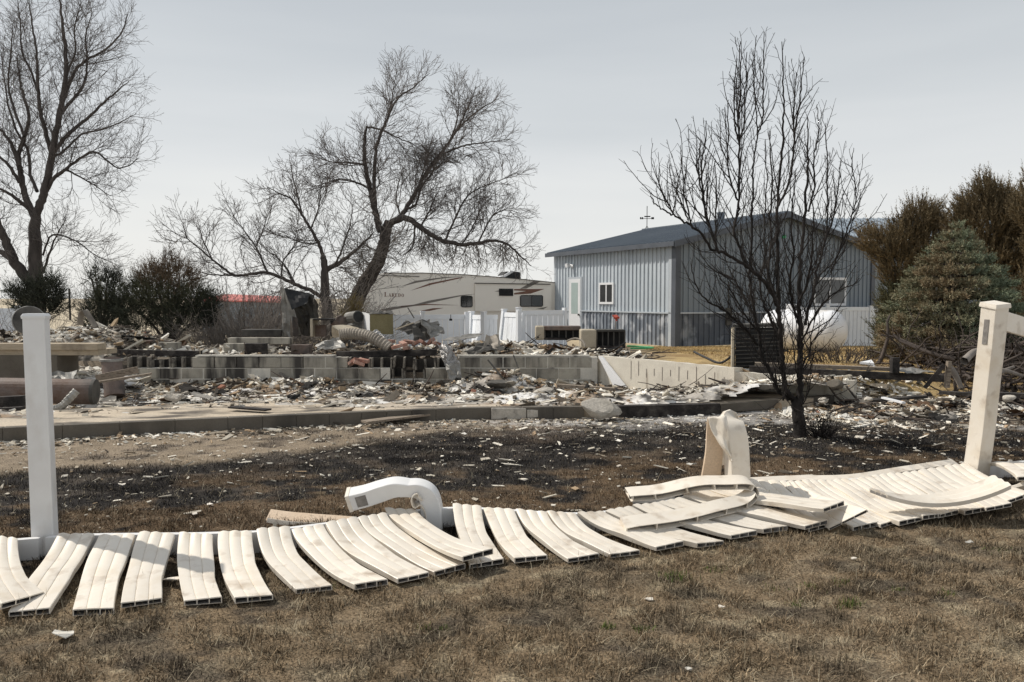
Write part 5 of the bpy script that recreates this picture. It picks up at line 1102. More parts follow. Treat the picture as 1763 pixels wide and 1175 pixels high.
# charred pear tree (front)
pt_ = thing('charred_pear_tree', at(1376, 755, 8.7), 'blackened bare tree with many upright shoots standing on the burnt lawn', 'tree')
Yp = 8.7
limbs = [([(1377,760),(1376,735),(1374,711),(1371,685)], 5, 16, 0, 0),
 ([(1378,690),(1378,665),(1377,640),(1379,594),(1377,562),(1376,520),(1377,465),(1380,425),(1386,362),(1390,290),(1391,245),(1390,201)], 11, 1.3, 0, .3),
 ([(1370,692),(1360,680),(1352,668),(1348,640),(1346,610),(1343,578),(1342,545),(1340,513),(1339,470),(1339,432),(1338,400),(1338,362),(1342,305),(1347,254),(1349,215),(1350,183),(1348,130),(1346,72)], 9, 1.3, 0, -.3),
 ([(1366,690),(1350,681),(1336,668),(1328,644),(1318,626),(1311,612),(1309,594),(1305,572),(1301,550),(1295,520),(1293,497),(1290,470),(1292,449),(1294,400),(1295,362),(1296,310),(1298,272),(1304,229),(1301,180),(1298,111),(1303,61)], 7, 1.2, 0, .4),
 ([(1304,229),(1312,210),(1314,180),(1313,150),(1315,100),(1315,54)], 2.4, 1.2, .3, .3),
 ([(1341,540),(1333,512),(1319,490),(1304,474),(1287,460),(1266,446),(1245,436),(1225,429),(1210,405),(1193,392),(1175,380),(1157,369),(1140,360),(1128,350),(1121,337)], 6.5, 1.1, -.3, -1.1),
 ([(1304,594),(1292,578),(1277,559),(1258,545),(1238,529),(1220,520),(1206,507),(1195,480),(1190,450)], 5, 1.1, .2, -.8),
 ([(1236,432),(1224,395),(1214,362),(1209,325),(1207,290),(1210,268),(1214,250),(1216,208)], 3, 1.3, -.8, -.8), ([(1214,355),(1204,310),(1203,270),(1207,242)], 2, 1.2, -.8, -.9),
 ([(1287,460),(1276,430),(1263,400),(1270,370),(1273,340),(1273,254),(1267,225),(1264,201),(1265,150),(1269,101)], 4, 1.3, -.5, -.3), ([(1273,250),(1271,200),(1275,150),(1274,110),(1275,72)], 2.2, 1.3, -.4, -.4), ([(1274,245),(1281,215),(1283,160),(1286,90)], 2, 1.2, -.4, -.5),
 ([(1270,345),(1259,315),(1253,280),(1254,230),(1254,172)], 2.4, 1.2, -.4, -.5),
 ([(1340,355),(1352,330),(1361,305),(1365,270),(1368,230),(1376,180),(1381,140),(1384,97)], 3.5, 1.2, -.3, -.5), ([(1368,240),(1366,200),(1369,160),(1371,125)], 2, 1.2, -.4, -.4),
 ([(1387,560),(1394,525),(1403,497),(1405,470),(1411,451),(1420,415),(1424,380),(1424,330),(1425,290),(1423,250),(1422,212)], 5, 1.2, .1, .5),
 ([(1411,440),(1425,405),(1438,360),(1443,326),(1446,300),(1447,272)], 3, 1, .5, .3), ([(1430,470),(1448,425),(1462,385),(1473,351),(1472,315),(1466,285),(1470,255)], 2.4, 1, .5, 0),
 ([(1392,365),(1402,320),(1401,272),(1409,235),(1409,205),(1407,180)], 2.5, 1.1, .2, .6), ([(1379,590),(1402,545),(1420,520),(1445,500),(1468,490),(1480,480)], 3, 1, 0, -.7),
 ([(1232,430),(1232,397),(1234,340),(1232,287)], 2.4, 1.2, -.7, -.6), ([(1193,395),(1185,365),(1178,326),(1175,280)], 2.2, 1.1, -.9, -1), ([(1160,370),(1148,345),(1138,326),(1132,301)], 2, 1.1, -1, -1.2), ([(1185,380),(1172,350),(1163,325),(1160,315)], 1.6, 1, -1, -.8),
 ([(1343,580),(1325,545),(1312,515),(1309,480),(1318,440),(1316,400),(1318,350),(1320,300),(1318,240)], 4, 1.1, 0, .8), ([(1377,560),(1364,520),(1360,480),(1366,440),(1362,390),(1366,340),(1372,290)], 4, 1.1, 0, -.9),
 ([(1376,520),(1392,480),(1398,430),(1400,380),(1398,330)], 4, 1.1, 0, -.5), ([(1338,520),(1322,470),(1328,420),(1326,370),(1330,320),(1327,270),(1325,225)], 4, 1.1, -.2, .5),
 ([(1301,550),(1280,510),(1262,480),(1235,470),(1215,452),(1200,425)], 3.5, 1, .4, .9), ([(1305,570),(1284,545),(1258,500),(1240,480)], 3, 1, .3, -.3), ([(1400,500),(1415,470),(1432,455),(1452,430),(1458,400)], 3, 1, .2, .9),
 ([(1377,640),(1392,610),(1400,585),(1422,560),(1440,535)], 2.5, .9, 0, -.5), ([(1352,668),(1348,690),(1350,640),(1372,625),(1395,612)], 1.5, .8, -.1, -.3), ([(1380,700),(1390,680),(1397,655),(1396,625),(1392,605)], 1.6, .9, -.1, -.3)]
prm = [(.046, .12, .80, .52, .12, .13, 8, .03, .0075, 1, .0022, .9, 1), (.07, .03, .20, .8, .15, .05, 3, .12, .011, 1, .0018)]
limbs_tree(pt_, limbs, Yp, prm, 12, (M['barkdark'], M['barkdark']), sides=10)
# buds / small knots are carried by short spur twigs above; root tuft beside it
def twigbush(name, label, cat, cpx, cpy, Y, rx, h, n, mat, seed, group=None, ln=(.3, .9), rad=.006, flat=.6):
    R = np.random.default_rng(seed); tb = TB(); c = np.array(at(cpx, cpy, Y)); prm_ = [(.10, .1, .35, .7, .2, .03, 4, .15, .012, 1, rad * .5)]
    for i in range(n):
        a = R.uniform(0, 6.28); q = R.uniform(0, 1) ** .5; b = c + np.array((math.cos(a) * rx * q, math.sin(a) * rx * q * flat, 0)); b[2] = float(gh(b[0], b[1])) if Y > 11.8 or Y < 10 else c[2]
        d = np.array((math.cos(a) * q * .9 + R.normal() * .25, math.sin(a) * q * .6, R.uniform(.5, 1.2))); P = walk(b, d, R.uniform(*ln) * h, 6, .16, .03, R); rr = np.linspace(rad * R.uniform(.8, 1.8), rad * .6, len(P)); tb.tube(P, rr, 3); shoots([tb], P, rr, 0, prm_, R)
    o = tb.build(name, mat, None); return setp(o, label, cat, group)
twigbush('charred_tuft', 'small black spiky tuft right beside the charred tree foot', 'plant', 1414, 752, 8.65, .07, .26, 60, M['barkdark'], 4, ln=(.4,1), rad=.004)
twigbush('grey_shrub', 'dense grey leafless shrub left of the crumpled cabinet, right half', 'shrub', 455, 575, 19, .9, 1.6, 190, M['twigpale'], 14, 'bare grey shrubs before the red roof', (.5,1.1), .006)
twigbush('grey_shrub', 'grey leafless shrub between the dark juniper and the wire gate frame', 'shrub', 392, 580, 18.5, .9, 1.1, 190, M['twigpale'], 15, 'bare grey shrubs before the red roof', (.5,1.1), .006)
twigbush('grey_shrub', 'taller dark leafless shrub directly left of the crumpled cabinet', 'shrub', 425, 570, 20.5, .7, 2.2, 110, M['twig'], 16, 'bare grey shrubs before the red roof', (.6,1.1), .006)
twigbush('thicket', 'pale twiggy thicket at the foot of the leaning tree by the trailer', 'shrub', 572, 565, 21, .75, 1.9, 260, M['twigpale'], 17, None, (.5,1.1), .006)
twigbush('thin_shrub', 'wispy pale shrub rising behind the round brown bush', 'shrub', 262, 570, 20.5, 1.1, 2.4, 130, M['twigpale'], 18, None, (.6,1.05), .005)
twigbush('low_dead_shrub', 'low dark dead shrub on the lawn before the propane tank', 'shrub', 1450, 612, 14.6, .6, .30, 100, M['brush'], 19, None, (.5,1.1), .006)
twigbush('thin_shrub', 'sparse drooping twigs at the foot of the far left tree', 'shrub', 30, 560, 22, 1.5, 2.4, 60, M['twigpale'], 20, None, (.5,1.0), .005)
# brush pile at right
R = np.random.default_rng(33); bp2 = thing('brush_pile', at(1720, 680, 11), 'tangled pile of dark charred branches behind the leaning right post', 'brush pile')
tb = TB(); tb2 = TB()
for i in range(420):
    x = R.uniform(6.35, 10.5); y = R.uniform(11.2, 14.2); z = float(gh(x, y)) + R.uniform(0, .5) * smooth(6.3, 7.6, x)
    d = R.normal(size=3) * np.array((1, .7, .35)); P = walk(np.array((x, y, z)), d, R.uniform(.4, 1.1), 6, .22, -.02, R); P[:, 2] = np.maximum(P[:, 2], .02); r = R.uniform(.008, .028) if i % 5 else R.uniform(.03, .05)
    rr = np.linspace(r, r * .4, 7); tb.tube(P, rr, 4); shoots([tb2], P, rr, 0, [(.16, .15, .5, .7, .2, .02, 4, .1, .012, 1, .003)], R)
o = tb.build('branches', M['brush'], bp2); o['kind'] = 'stuff'; o = tb2.build('twigs', M['brush'], bp2); o['kind'] = 'stuff'
mb = MB()
for (a, b, w) in (((1632,632,11.0),(1655,668,11),.05), ((1660,622,11.2),(1692,603,11.6),.06), ((1690,640,11),(1760,648,11.2),.04), ((1700,665,10.8),(1745,632,11.3),.035)):
    P = cr([at(*a), at(*a).lerp(at(*b), .5) + V((0,0,.05)), at(*b)], 5); t2 = TB(); t2.tube(P, np.linspace(w, w*.6, len(P)), 6); t2.build('log', M['twigpale'], bp2)

# ---------------------------------------------------------------- foliage sprays
def sprays(base, dirs, ln, M_, wid, col, R, spread=.35, droop=0, size=.35, curve=.3, jit=.12):
    """each spray: M_ slim leaf triangles strung along a curved spine"""
    n = len(base); base = np.asarray(base); dirs = np.asarray(dirs); dirs = dirs / np.linalg.norm(dirs, axis=1)[:, None]
    ln = np.broadcast_to(ln, (n,)); t = (np.arange(M_) + .5) / M_; t = t[None, :] + R.uniform(-.5, .5, (n, M_)) / M_
    up = np.array((0, 0, 1.0)); bend = R.normal(size=(n, 3)) * curve + up * (curve * .8 - droop)
    P = base[:, None] + dirs[:, None] * (t * ln[:, None])[..., None] + bend[:, None] * (t ** 2 * ln[:, None] * .5)[..., None]
    side = R.normal(size=(n, M_, 3)); side -= dirs[:, None] * (side * dirs[:, None]).sum(-1)[..., None]; side /= np.linalg.norm(side, axis=-1)[..., None] + 1e-9
    d = dirs[:, None] * (1 - spread) + side * spread * 1.6; d /= np.linalg.norm(d, axis=-1)[..., None]
    s = (size * ln[:, None] * (1.1 - .75 * t)) * R.uniform(.7, 1.3, (n, M_))
    w = np.cross(d, R.normal(size=(n, M_, 3))); w /= np.linalg.norm(w, axis=-1)[..., None] + 1e-9
    a = P - w * (s * wid)[..., None]; b = P + w * (s * wid)[..., None]; c = P + d * s[..., None]
    Vt = np.stack([a, b, c], 2).reshape(-1, 3); T = np.arange(len(Vt)).reshape(-1, 3)
    cc = np.asarray(col)[:, None, None] * (1 + R.normal(size=(n, M_, 1, 1)) * jit) * np.ones((1, 1, 3, 1)); cc = cc * np.array((.85, .85, 1.15))[None, None, :, None]
    return Vt, T, cc.reshape(-1, 3)
def trunk_of(th, p0, p1, r, mat='brush'):
    tb = TB(); p0 = np.array(p0); p1 = np.array(p1); P = p0 + (p1 - p0) * np.linspace(0, 1, 8)[:, None]; tb.tube(P, np.linspace(r, r * .2, 8), 8); tb.build('trunk', M[mat], th)
# spruce
def spruce(label, cpx, basepy, toppy, Y, rad, n, seed):
    R = np.random.default_rng(seed); b = at(cpx, basepy, Y); tp = at(cpx, toppy, Y); H = tp.z - b.z
    th = thing('spruce_tree', b, label, 'tree'); trunk_of(th, b, tp - V((0,0,.1)), .10)
    hh = 1 - np.sqrt(R.uniform(0, 1, n)); hh = np.clip(hh + R.normal(size=n) * .01, 0, .985)
    lay = np.round(hh * 13) / 13; hh = hh * .45 + lay * .55; hh = np.clip(hh, 0.01, .985)
    a = R.uniform(0, 6.283, n)
    prof = np.interp(hh, [0, .08, .2, .4, .6, .8, .93, 1], [.62, .86, 1.0, .86, .66, .38, .15, .03]) * rad
    lob = 1 + .16 * np.sin(a * 7 + lay * 41) + .10 * np.sin(a * 13 + lay * 17); rr = prof * lob * (1 - .45 * R.uniform(0, 1, n) ** 2.2)
    cz = b.z + hh * H - .06 * (rr / rad) * R.uniform(.2, 1.2, n)
    base = np.stack([b.x + np.cos(a) * rr, b.y + np.sin(a) * rr, cz], 1)
    d = np.stack([np.cos(a), np.sin(a), .25 + .9 * hh ** 2 + R.normal(size=n) * .15], 1) + R.normal(size=(n, 3)) * .3
    g = np.array((.20, .215, .13)); bl = np.array((.205, .25, .175)); br = np.array((.27, .19, .115))
    v = vn(a * 2.5, hh * 7, 5); left = smooth(.5, -1, np.cos(a)) * .55 + smooth(.6, .1, hh) * .35
    t = np.clip(left + (v - .5) * 1.1 + R.normal(size=n) * .18, 0, 1)[:, None]; sp_ = (R.uniform(0, 1, n)[:, None])
    col = (g * (1 - sp_) + bl * sp_) * (1 - t * .85) + br * t * .85
    Vt, T, C = sprays(base, d, R.uniform(.14, .23, n) * (1 - .3 * hh), 12, .20, col, R, spread=.40, size=.42, curve=.2)
    o = soup('crown', Vt, T, M['leaf'], th, col=C); o['kind'] = 'stuff'
    # inner limbs
    tb = TB()
    for i in range(150):
        h = R.uniform(.03, .9); aa = R.uniform(0, 6.28); r_ = np.interp(h, [0, .2, 1], [.7, .9, .1]) * rad * .8; z = b.z + h * H
        tb.tube(np.array([(b.x, b.y, z), (b.x + math.cos(aa) * r_ * .5, b.y + math.sin(aa) * r_ * .5, z - .03), (b.x + math.cos(aa) * r_, b.y + math.sin(aa) * r_, z + .02)]), np.array([.025, .015, .006]), 4)
    o = tb.build('branches', M['brush'], th); o['kind'] = 'stuff'
spruce('dense blue-green spruce with scorched brown lower left side, left of the leaning post', 1640, 648, 388, 15.0, 1.16, 19000, 51)
# junipers: plume clusters
def juniper(name, label, cat, plumes, Y, cols, seed, npl=9, ln=(.25, .5), trunks=None, size=.24, wid=.15, group=None, M_=18):
    """plumes: list of (px,py,rx_px,ry_px,density) ellipses in photo-sized units, at depth Y"""
    R = np.random.default_rng(seed); k = Y / F; B = []; D = []; Cc = []; Ln = []
    xs = [p[0] for p in plumes]; b = at(sum(xs) / len(xs), max(p[1] + p[3] for p in plumes), Y); gz = float(gh(b.x, b.y)); b = V((b.x, b.y, min(gz, b.z)))
    th = thing(name, b, label, cat, group); tb = TB()
    for (px, py, rx, ry, n, ci) in plumes:
        n = int(n * (1.35 if name == 'brown_juniper' else 1.35))
        c = np.array(at(px, py + (14 if name == 'brown_juniper' else 0), Y)); u = R.normal(size=(n, 3)); u /= np.linalg.norm(u, axis=1)[:, None]; q = R.uniform(.25, 1, n) ** .6
        p = c + u * q[:, None] * np.array((rx * k, min(rx, ry * 1.3) * k * .9, ry * k))
        lean = np.stack([(p[:, 0] - b.x), (p[:, 1] - c[1]), np.full(n, 1.0)], 1) * np.array((.55, .55, .9)); dd = lean / np.linalg.norm(lean, axis=1)[:, None] + u * (.35 if name == 'brown_juniper' else .7) + R.normal(size=(n, 3)) * (.15 if name == 'brown_juniper' else .4)
        B.append(p); D.append(dd); co = np.array(cols[ci]); v = vn(p[:, 0] * 2.2 + seed, p[:, 2] * 2.5, seed)[:, None]; Cc.append(co[0] * (1 - v) + co[1] * v); Ln.append(R.uniform(*ln, n))
        m_ = np.array((b.x + (c[0] - b.x) * .35, c[1], b.z + (c[2] - b.z) * .6)); P = cr([V((b.x, b.y, b.z)), V(m_), V(c + np.array((0, 0, ry * k * .5)))], 5)
        tb.tube(P, np.linspace(.045, .008, len(P)), 5); shoots([tb], P, np.linspace(.045, .01, len(P)), 0, [(.12, .2, .6, .7, .15, .05, 4, .25, .012, 1, .004)], R)
    Vt, T, C = sprays(np.concatenate(B), np.concatenate(D), np.concatenate(Ln), M_ if name == 'brown_juniper' else 13, wid if name == 'brown_juniper' else .08, np.concatenate(Cc), R, spread=.30, size=size * (1 if name == 'brown_juniper' else 1.25), curve=.25)
    o = soup('foliage', Vt, T, M['leaf'], th, col=C); o['kind'] = 'stuff'; o = tb.build('stems', M['brush'], th); o['kind'] = 'stuff'
BR = [((.12,.092,.054), (.20,.155,.09)), ((.08,.082,.048), (.15,.14,.08)), ((.17,.13,.08), (.23,.18,.11))]
juniper('brown_juniper', 'scorched brown juniper behind the workshop corner and left of the spruce', 'tree',
 [(1580,372,26,34,260,0),(1608,365,16,26,120,0),(1560,395,30,30,240,0),(1500,402,20,20,110,2),(1528,418,32,26,220,0),(1600,420,38,45,420,0),(1545,450,30,34,300,0),(1570,500,45,45,460,1),(1535,520,20,40,180,1),(1530,560,25,30,150,1),(1625,470,40,60,400,0)], 23.5, BR, 61, ln=(.24,.55), M_=22)
juniper('brown_juniper', 'tallest rust-brown juniper at the upper right behind the spruce', 'tree',
 [(1695,330,16,32,200,0),(1668,352,14,24,130,0),(1720,345,20,34,240,0),(1700,385,48,42,560,0),(1648,385,14,26,120,0),(1745,370,28,44,330,0),(1690,440,60,50,560,0),(1740,470,50,70,600,0),(1770,420,40,60,400,0),(1735,560,45,60,380,1)], 22, BR, 62, ln=(.24,.55), M_=22)
juniper('brown_juniper', 'brown juniper at the right edge of the picture beyond the leaning post', 'tree',
 [(1790,330,30,40,260,0),(1810,400,45,60,420,0),(1800,500,50,70,500,0),(1765,360,14,22,80,0)], 20.5, BR, 63, ln=(.24,.55), M_=22)
DK = [((.040,.044,.034), (.08,.085,.06)), ((.048,.054,.036), (.09,.09,.055)), ((.095,.066,.045), (.16,.118,.08))]
juniper('dark_juniper', 'blackish spreading juniper at the foot of the far left tree', 'shrub',
 [(60,505,18,16,110,0),(85,510,18,26,150,0),(40,512,22,8,60,0),(68,530,45,18,260,0),(25,503,14,5,26,0),(92,490,8,14,40,0)], 19, DK, 64, ln=(.25,.5), group='dark scorched junipers')
juniper('dark_juniper', 'small dark juniper with three upright plumes left of the round bush', 'shrub',
 [(165,482,6,16,36,0),(186,485,7,20,60,0),(202,492,5,16,36,0),(182,520,20,20,170,1),(175,545,32,26,260,0),(155,478,5,10,14,0)], 18.5, DK, 65, ln=(.22,.45), group='dark scorched junipers')
juniper('dark_juniper', 'wide round bush, brown topped and dark green below, left of the red roof', 'shrub',
 [(262,478,24,22,180,2),(290,462,14,22,100,2),(310,485,30,28,240,2),(245,505,28,24,240,1),(280,520,45,34,420,1),(330,525,40,28,320,1),(352,520,22,14,120,0),(240,548,40,26,330,0),(310,552,60,24,420,0),(215,530,20,22,130,0),(360,545,14,14,60,0)], 18.5, DK, 66, ln=(.2,.42), group='dark scorched junipers')
juniper('stump_evergreen', 'small yellow-brown evergreen at the foot of the leaning tree by the trailer', 'shrub',
 [(612,528,12,16,90,0),(605,545,18,12,90,0)], 20, [((.13,.10,.05), (.20,.16,.08))], 67, ln=(.15,.3))

# ---------------------------------------------------------------- rubble
BOX = np.array([(x, y, z) for z in (-1, 1) for y in (-1, 1) for x in (-1, 1)], float) / 2
BT = np.array([(0,2,3),(0,3,1),(4,5,7),(4,7,6),(0,1,5),(0,5,4),(1,3,7),(1,7,5),(3,2,6),(3,6,7),(2,0,4),(2,4,6)])
PAL = np.array([(.50,.47,.42),(.33,.29,.24),(.70,.67,.62),(.14,.12,.105),(.05,.045,.04),(.34,.26,.18),(.22,.19,.16),(.46,.43,.38),(.30,.15,.11)])
def chips(name, x, y, z, size, flat, pal, label, R, tilt=.5, parent=None, mat='chips', jit=.25, clus=.6):
    n = len(x); s = size[:, None] * np.stack([R.uniform(.6, 1.5, n) * (1 + 2.6 * (R.uniform(0, 1, n) > .8)), R.uniform(.35, 1.1, n), R.uniform(*flat, n)], 1)
    Vb = BOX[None] * s[:, None] * (1 + R.uniform(-jit, jit, (n, 8, 1))) ; Vb = Vb + R.uniform(-.12, .12, (n, 8, 3)) * s[:, None]
    az = R.uniform(0, 6.283, n); a = R.normal(size=n) * tilt; b = R.normal(size=n) * tilt * .4
    def rot(v, ang, i, j): c, s_ = np.cos(ang)[:, None], np.sin(ang)[:, None]; p, q = v[..., i].copy(), v[..., j].copy(); v[..., i] = p * c - q * s_; v[..., j] = p * s_ + q * c
    rot(Vb, a, 1, 2); rot(Vb, b, 0, 2); rot(Vb, az, 0, 1)
    Vb = Vb + np.stack([x, y, z], 1)[:, None]; T = (BT[None] + 8 * np.arange(n)[:, None, None]).reshape(-1, 3)
    n1 = fbm(x * 1.6, y * 2.0, 130)[:, None]; n2 = fbm(x * 3.1, y * 3.1, 131)[:, None]; u_ = R.uniform(0, 1, (n, 1)); col = np.array(pal)
    if clus > 0:
        col = np.where((n1 > .53) & (u_ < clus), np.array((.76, .745, .72)), col); col = np.where((n1 < .43) & (u_ < clus * .55), np.array((.085, .073, .062)), col); col = np.where((n2 > .58) & (u_ > .55) & (u_ < .55 + clus * .5), np.array((.36, .27, .19)), col)
    C = np.repeat(col * np.array((1.03, 1.0, .93)) * R.uniform(.75, 1.2, (n, 1)), 8, 0)
    o = soup(name, Vb.reshape(-1, 3), T, M[mat], parent, col=C, origin=V((0, 0, 0))); return setp(o, label, kind='stuff') if label else o
def pick(R, n, w): w = np.array(w, float); return PAL[R.choice(len(PAL), n, p=w / w.sum())]
R = np.random.default_rng(77)
# height of the debris above the floor
def dfloor(x, y):
    s = wl(x) - y; k = y - kerby(x)
    h = .02 + .10 * smooth(.9, .0, s) * fbm(x * 1.1, y * 1.1, 50) + .10 * smooth(.5, .75, fbm(x * .8, y * 1.0, 52)) + (fbm(x * 3.4, y * 3.4, 53) - .5) * .08 + .30 * np.exp(-(((x + .15) / .6) ** 2 + ((y - 14.2) / .4) ** 2)) + .30 * smooth(-6.0, -7.4, x) * smooth(2, .5, s) + .10 * smooth(1.6, 4, x)
    bare = smooth(.15, 1.3 , k + (fbm(x * .9, y, 55) - .5) * 1.2 - np.interp(x, [-6, -3.5, -2, -.5, 1, 5], [.55, .2, -.2, -.5, -.9, -.9]))
    return .135 - .28 * smooth(1.0, 2.4, k) * smooth(4.2, 2.5, x) + h * bare - (1 - bare) * .03, bare
def dtop(x, y):
    s = y - wl(x); g = gh(x, y)
    m_ = np.exp(-(((x + 8.1) / 1.3) ** 2 + ((y - 16.0) / 1.2) ** 2)) * .42 + np.exp(-(((x + 10.6) / 1.6) ** 2 + ((y - 16.2) / 1.2) ** 2)) * .30
    m_ = m_ + np.exp(-(((x + 2.2) / 3.2) ** 2 + ((y - 16.2) / 1.0) ** 2)) * .05 + np.exp(-(((x + .2) / 1.1) ** 2 + ((y - 16.1) / .7) ** 2)) * .12
    e_ = smooth(0, .5, s) * smooth(22.5, 19.5, y) * smooth(3.0, 1.6, x - (y - 14.7) * .05)
    return g + (.07 + m_ * 1.15 + (fbm(x * 2.2, y * 2.2, 60) - .55) * .14 + (fbm(x * 7, y * 7, 61) - .5) * .06) * e_ - (1 - e_) * .05, e_
def sheet(name, xs, ys, fn, colfn, label):
    X, Y = np.meshgrid(xs, ys); Z, w = fn(X, Y); C = colfn(X, Y); n, m = X.shape; idx = np.arange(n * m).reshape(n, m)
    T = np.stack([idx[:-1, :-1], idx[:-1, 1:], idx[1:, 1:], idx[1:, :-1]], -1).reshape(-1, 4)
    cen = w.ravel()[T].mean(1) > .02; yy = Y.ravel()[T]; xx = X.ravel()[T]
    o = soup(name, np.stack([X, Y, Z], -1).reshape(-1, 3), T[cen], M['chips'], None, col=C.reshape(-1, 3), origin=V((0,0,0))); return setp(o, label, kind='stuff')
def ashcol(X, Y):
    n1 = fbm(X * 2, Y * 2, 70); n2 = fbm(X * 8, Y * 8, 71, 3); n0 = fbm(X * .7, Y * .9, 72)
    c = mixc(np.ones(X.shape + (3,)) * np.array((.40, .37, .33)), (.76, .74, .71), smooth(.42, .62, n1)); c = mixc(c, (.30, .22, .15), smooth(.52, .68, n0)); return mixc(c, (.05, .045, .04), smooth(.50, .62, n2) * .9)
def topcol(X, Y):
    n1 = fbm(X * 2.4, Y * 2.4, 80); n2 = fbm(X * 8, Y * 8, 81, 3)
    c = mixc(np.ones(X.shape + (3,)) * np.array((.27, .23, .19)), (.50, .45, .38), smooth(.42, .62, n1)); return mixc(c, (.04, .036, .032), smooth(.47, .60, n2) * .9)
def ffl(x, y):
    z, w = dfloor(x, y); inside = (y < wl(x) - .03) & (y > kerby(x) + .05) & (x > -11) & (x < 4.6); return z, w * inside
sheet('ash_layer', np.arange(-11, 4.7, .055), np.arange(7, 14.9, .055), ffl, ashcol, 'white and grey ash heaps covering the house floor')
sheet('rubble_heap', np.arange(-13, 3.4, .06), np.arange(14.72, 23, .07), dtop, topcol, 'grey-brown rubble bed piled behind the block wall')
n = 27000; x = R.uniform(-11, 4.8, n); y = R.uniform(7, 14.7, n); z, w = ffl(x, y); keep = R.uniform(0, 1, n) < w * 1.0; x, y, z = x[keep], y[keep], z[keep]
sz = .013 + .08 * R.uniform(0, 1, len(x)) ** 4.5; far_ = smooth(2.2, 0, wl(x) - y)
pc = pick(R, len(x), [3, 1.6, 5, 1.6, 1.6, 1.6, 1.5, 3, .15]); 
chips('ash_debris', x, y, z + .012, sz * (1 + .25 * far_), (.08, .35), pc, 'flakes and lumps of white and grey debris on the house floor', R, .45)
n = 2300; x = R.uniform(-6.6, 4.5, n); y = wl(x) - np.abs(R.normal(size=n)) * .38 - .05; z, w = dfloor(x, y)
chips('wall_foot_rubble', x, y, z + R.uniform(0, .05, n), .02 + .09 * R.uniform(0, 1, n) ** 3, (.2, .6), pick(R, n, [3, 3, 2.5, 1.5, 1.5, 3.5, 2, 2, .3]), 'brown and cream rubble heaped along the foot of the wall', R, .7)
n = 28000; x = R.uniform(-12.5, 3.2, n); y = 14.78 + 6.5 * R.uniform(0, 1, n) ** 1.25; z, w = dtop(x, y); keep = R.uniform(0, 1, n) < w; x, y, z = x[keep], y[keep], z[keep]
sz = .016 + .09 * R.uniform(0, 1, len(x)) ** 4
chips('upper_rubble', x, y, z + .012, sz, (.25, .7), pick(R, len(x), [3.2, 3, 1.6, 2.4, 2.2, 2.4, 2.6, 3, .35]), 'broken masonry rubble on the upper level behind the block wall', R, .7)
# along the top of the return wall and behind
n = 1500; t = R.uniform(0, 1, n); x = 1.7 + 3.4 * t + R.uniform(0, 1, n) ** 2 * 1.2; y = np.interp(x, [1.5, 3.3, 4.75, 6.5], [14.75, 12.2, 11.3, 11.2]) + .22 + R.uniform(0, 1, n) ** 1.6 * .9; z = gh(x, y)
chips('wall_top_debris', x, y, z + .015, .02 + .06 * R.uniform(0, 1, n) ** 2, (.15, .5), pick(R, n, [2, 2, 2, 3, 4, 1.5, 2, 2, .1]), 'thin debris lying along the top of the cream wall', R, .5)
# right-hand ash area and in front of the slab
def rmask(x, y): return smooth(9.35, 10.1, y - (x - 4) * .0 + (fbm(x * 1.4, y * 1.4, 90) - .5) * 1.2) * smooth(11.9, 11.1, y)
n = 12000; x = R.uniform(3.4, 10.5, n); y = R.uniform(9, 11.9, n); keep = R.uniform(0, 1, n) < rmask(x, y) * np.interp(x, [3, 7.5, 10], [1, .8, .3]); x, y = x[keep], y[keep]
hz_ = .14 * np.exp(-(((x - 5.6) / 1.0) ** 2 + ((y - 10.9) / .5) ** 2)); z = gh(x, y) * 0 + hz_ + gh(x, y)
chips('right_ash_debris', x, y, z + .01, .012 + .085 * R.uniform(0, 1, len(x)) ** 4, (.10, .45), pick(R, len(x), [3, 1.5, 5, 1.5, 2, 2.4, 1.5, 3, .1]), 'pale ash and rubble spread right of the charred tree', R, .5)
n = 4300; x = R.uniform(-6, 9, n); dd_ = np.abs(R.normal(size=n)) * np.interp(x, [-6, 0, 2, 9], [.18, .35, .8, .8]) + .08; y = np.where(x < 3.8, kerby(x), 10.1) - dd_; z = gh(x, y)
chips('kerb_foot_debris', x, y, z + .008, .008 + .05 * R.uniform(0, 1, n) ** 4.5, (.10, .35), pick(R, n, [3, 1.5, 5, 1.5, 2, 1.5, 1.5, 3, .1]), 'white flakes and scraps scattered in front of the slab edge', R, .35)
n = 11000; x = R.uniform(-7.5, 10, n); y = 4.9 + 5 * R.uniform(0, 1, n) ** .62; fl_ = np.interp(x, [-5, -2.72, -.45, 1.62, 3.84, 6.1, 10], [4.1, 4.66, 5.2, 5.85, 6.62, 7.45, 8.9]); keep = (y > fl_ + .15) & (y < np.where(x < 3.8, kerby(x), 10.3) - .1); x, y = x[keep], y[keep]; n = len(x)
chips('lawn_ash_flecks', x, y, gh(x, y) + .014, .004 + .03 * R.uniform(0, 1, n) ** 5, (.08, .35), pick(R, n, [3, 1.0, 7, 0.5, .5, 1, 1, 3, .0]), 'small pale flecks of ash on the blackened lawn', R, .4, clus=0)
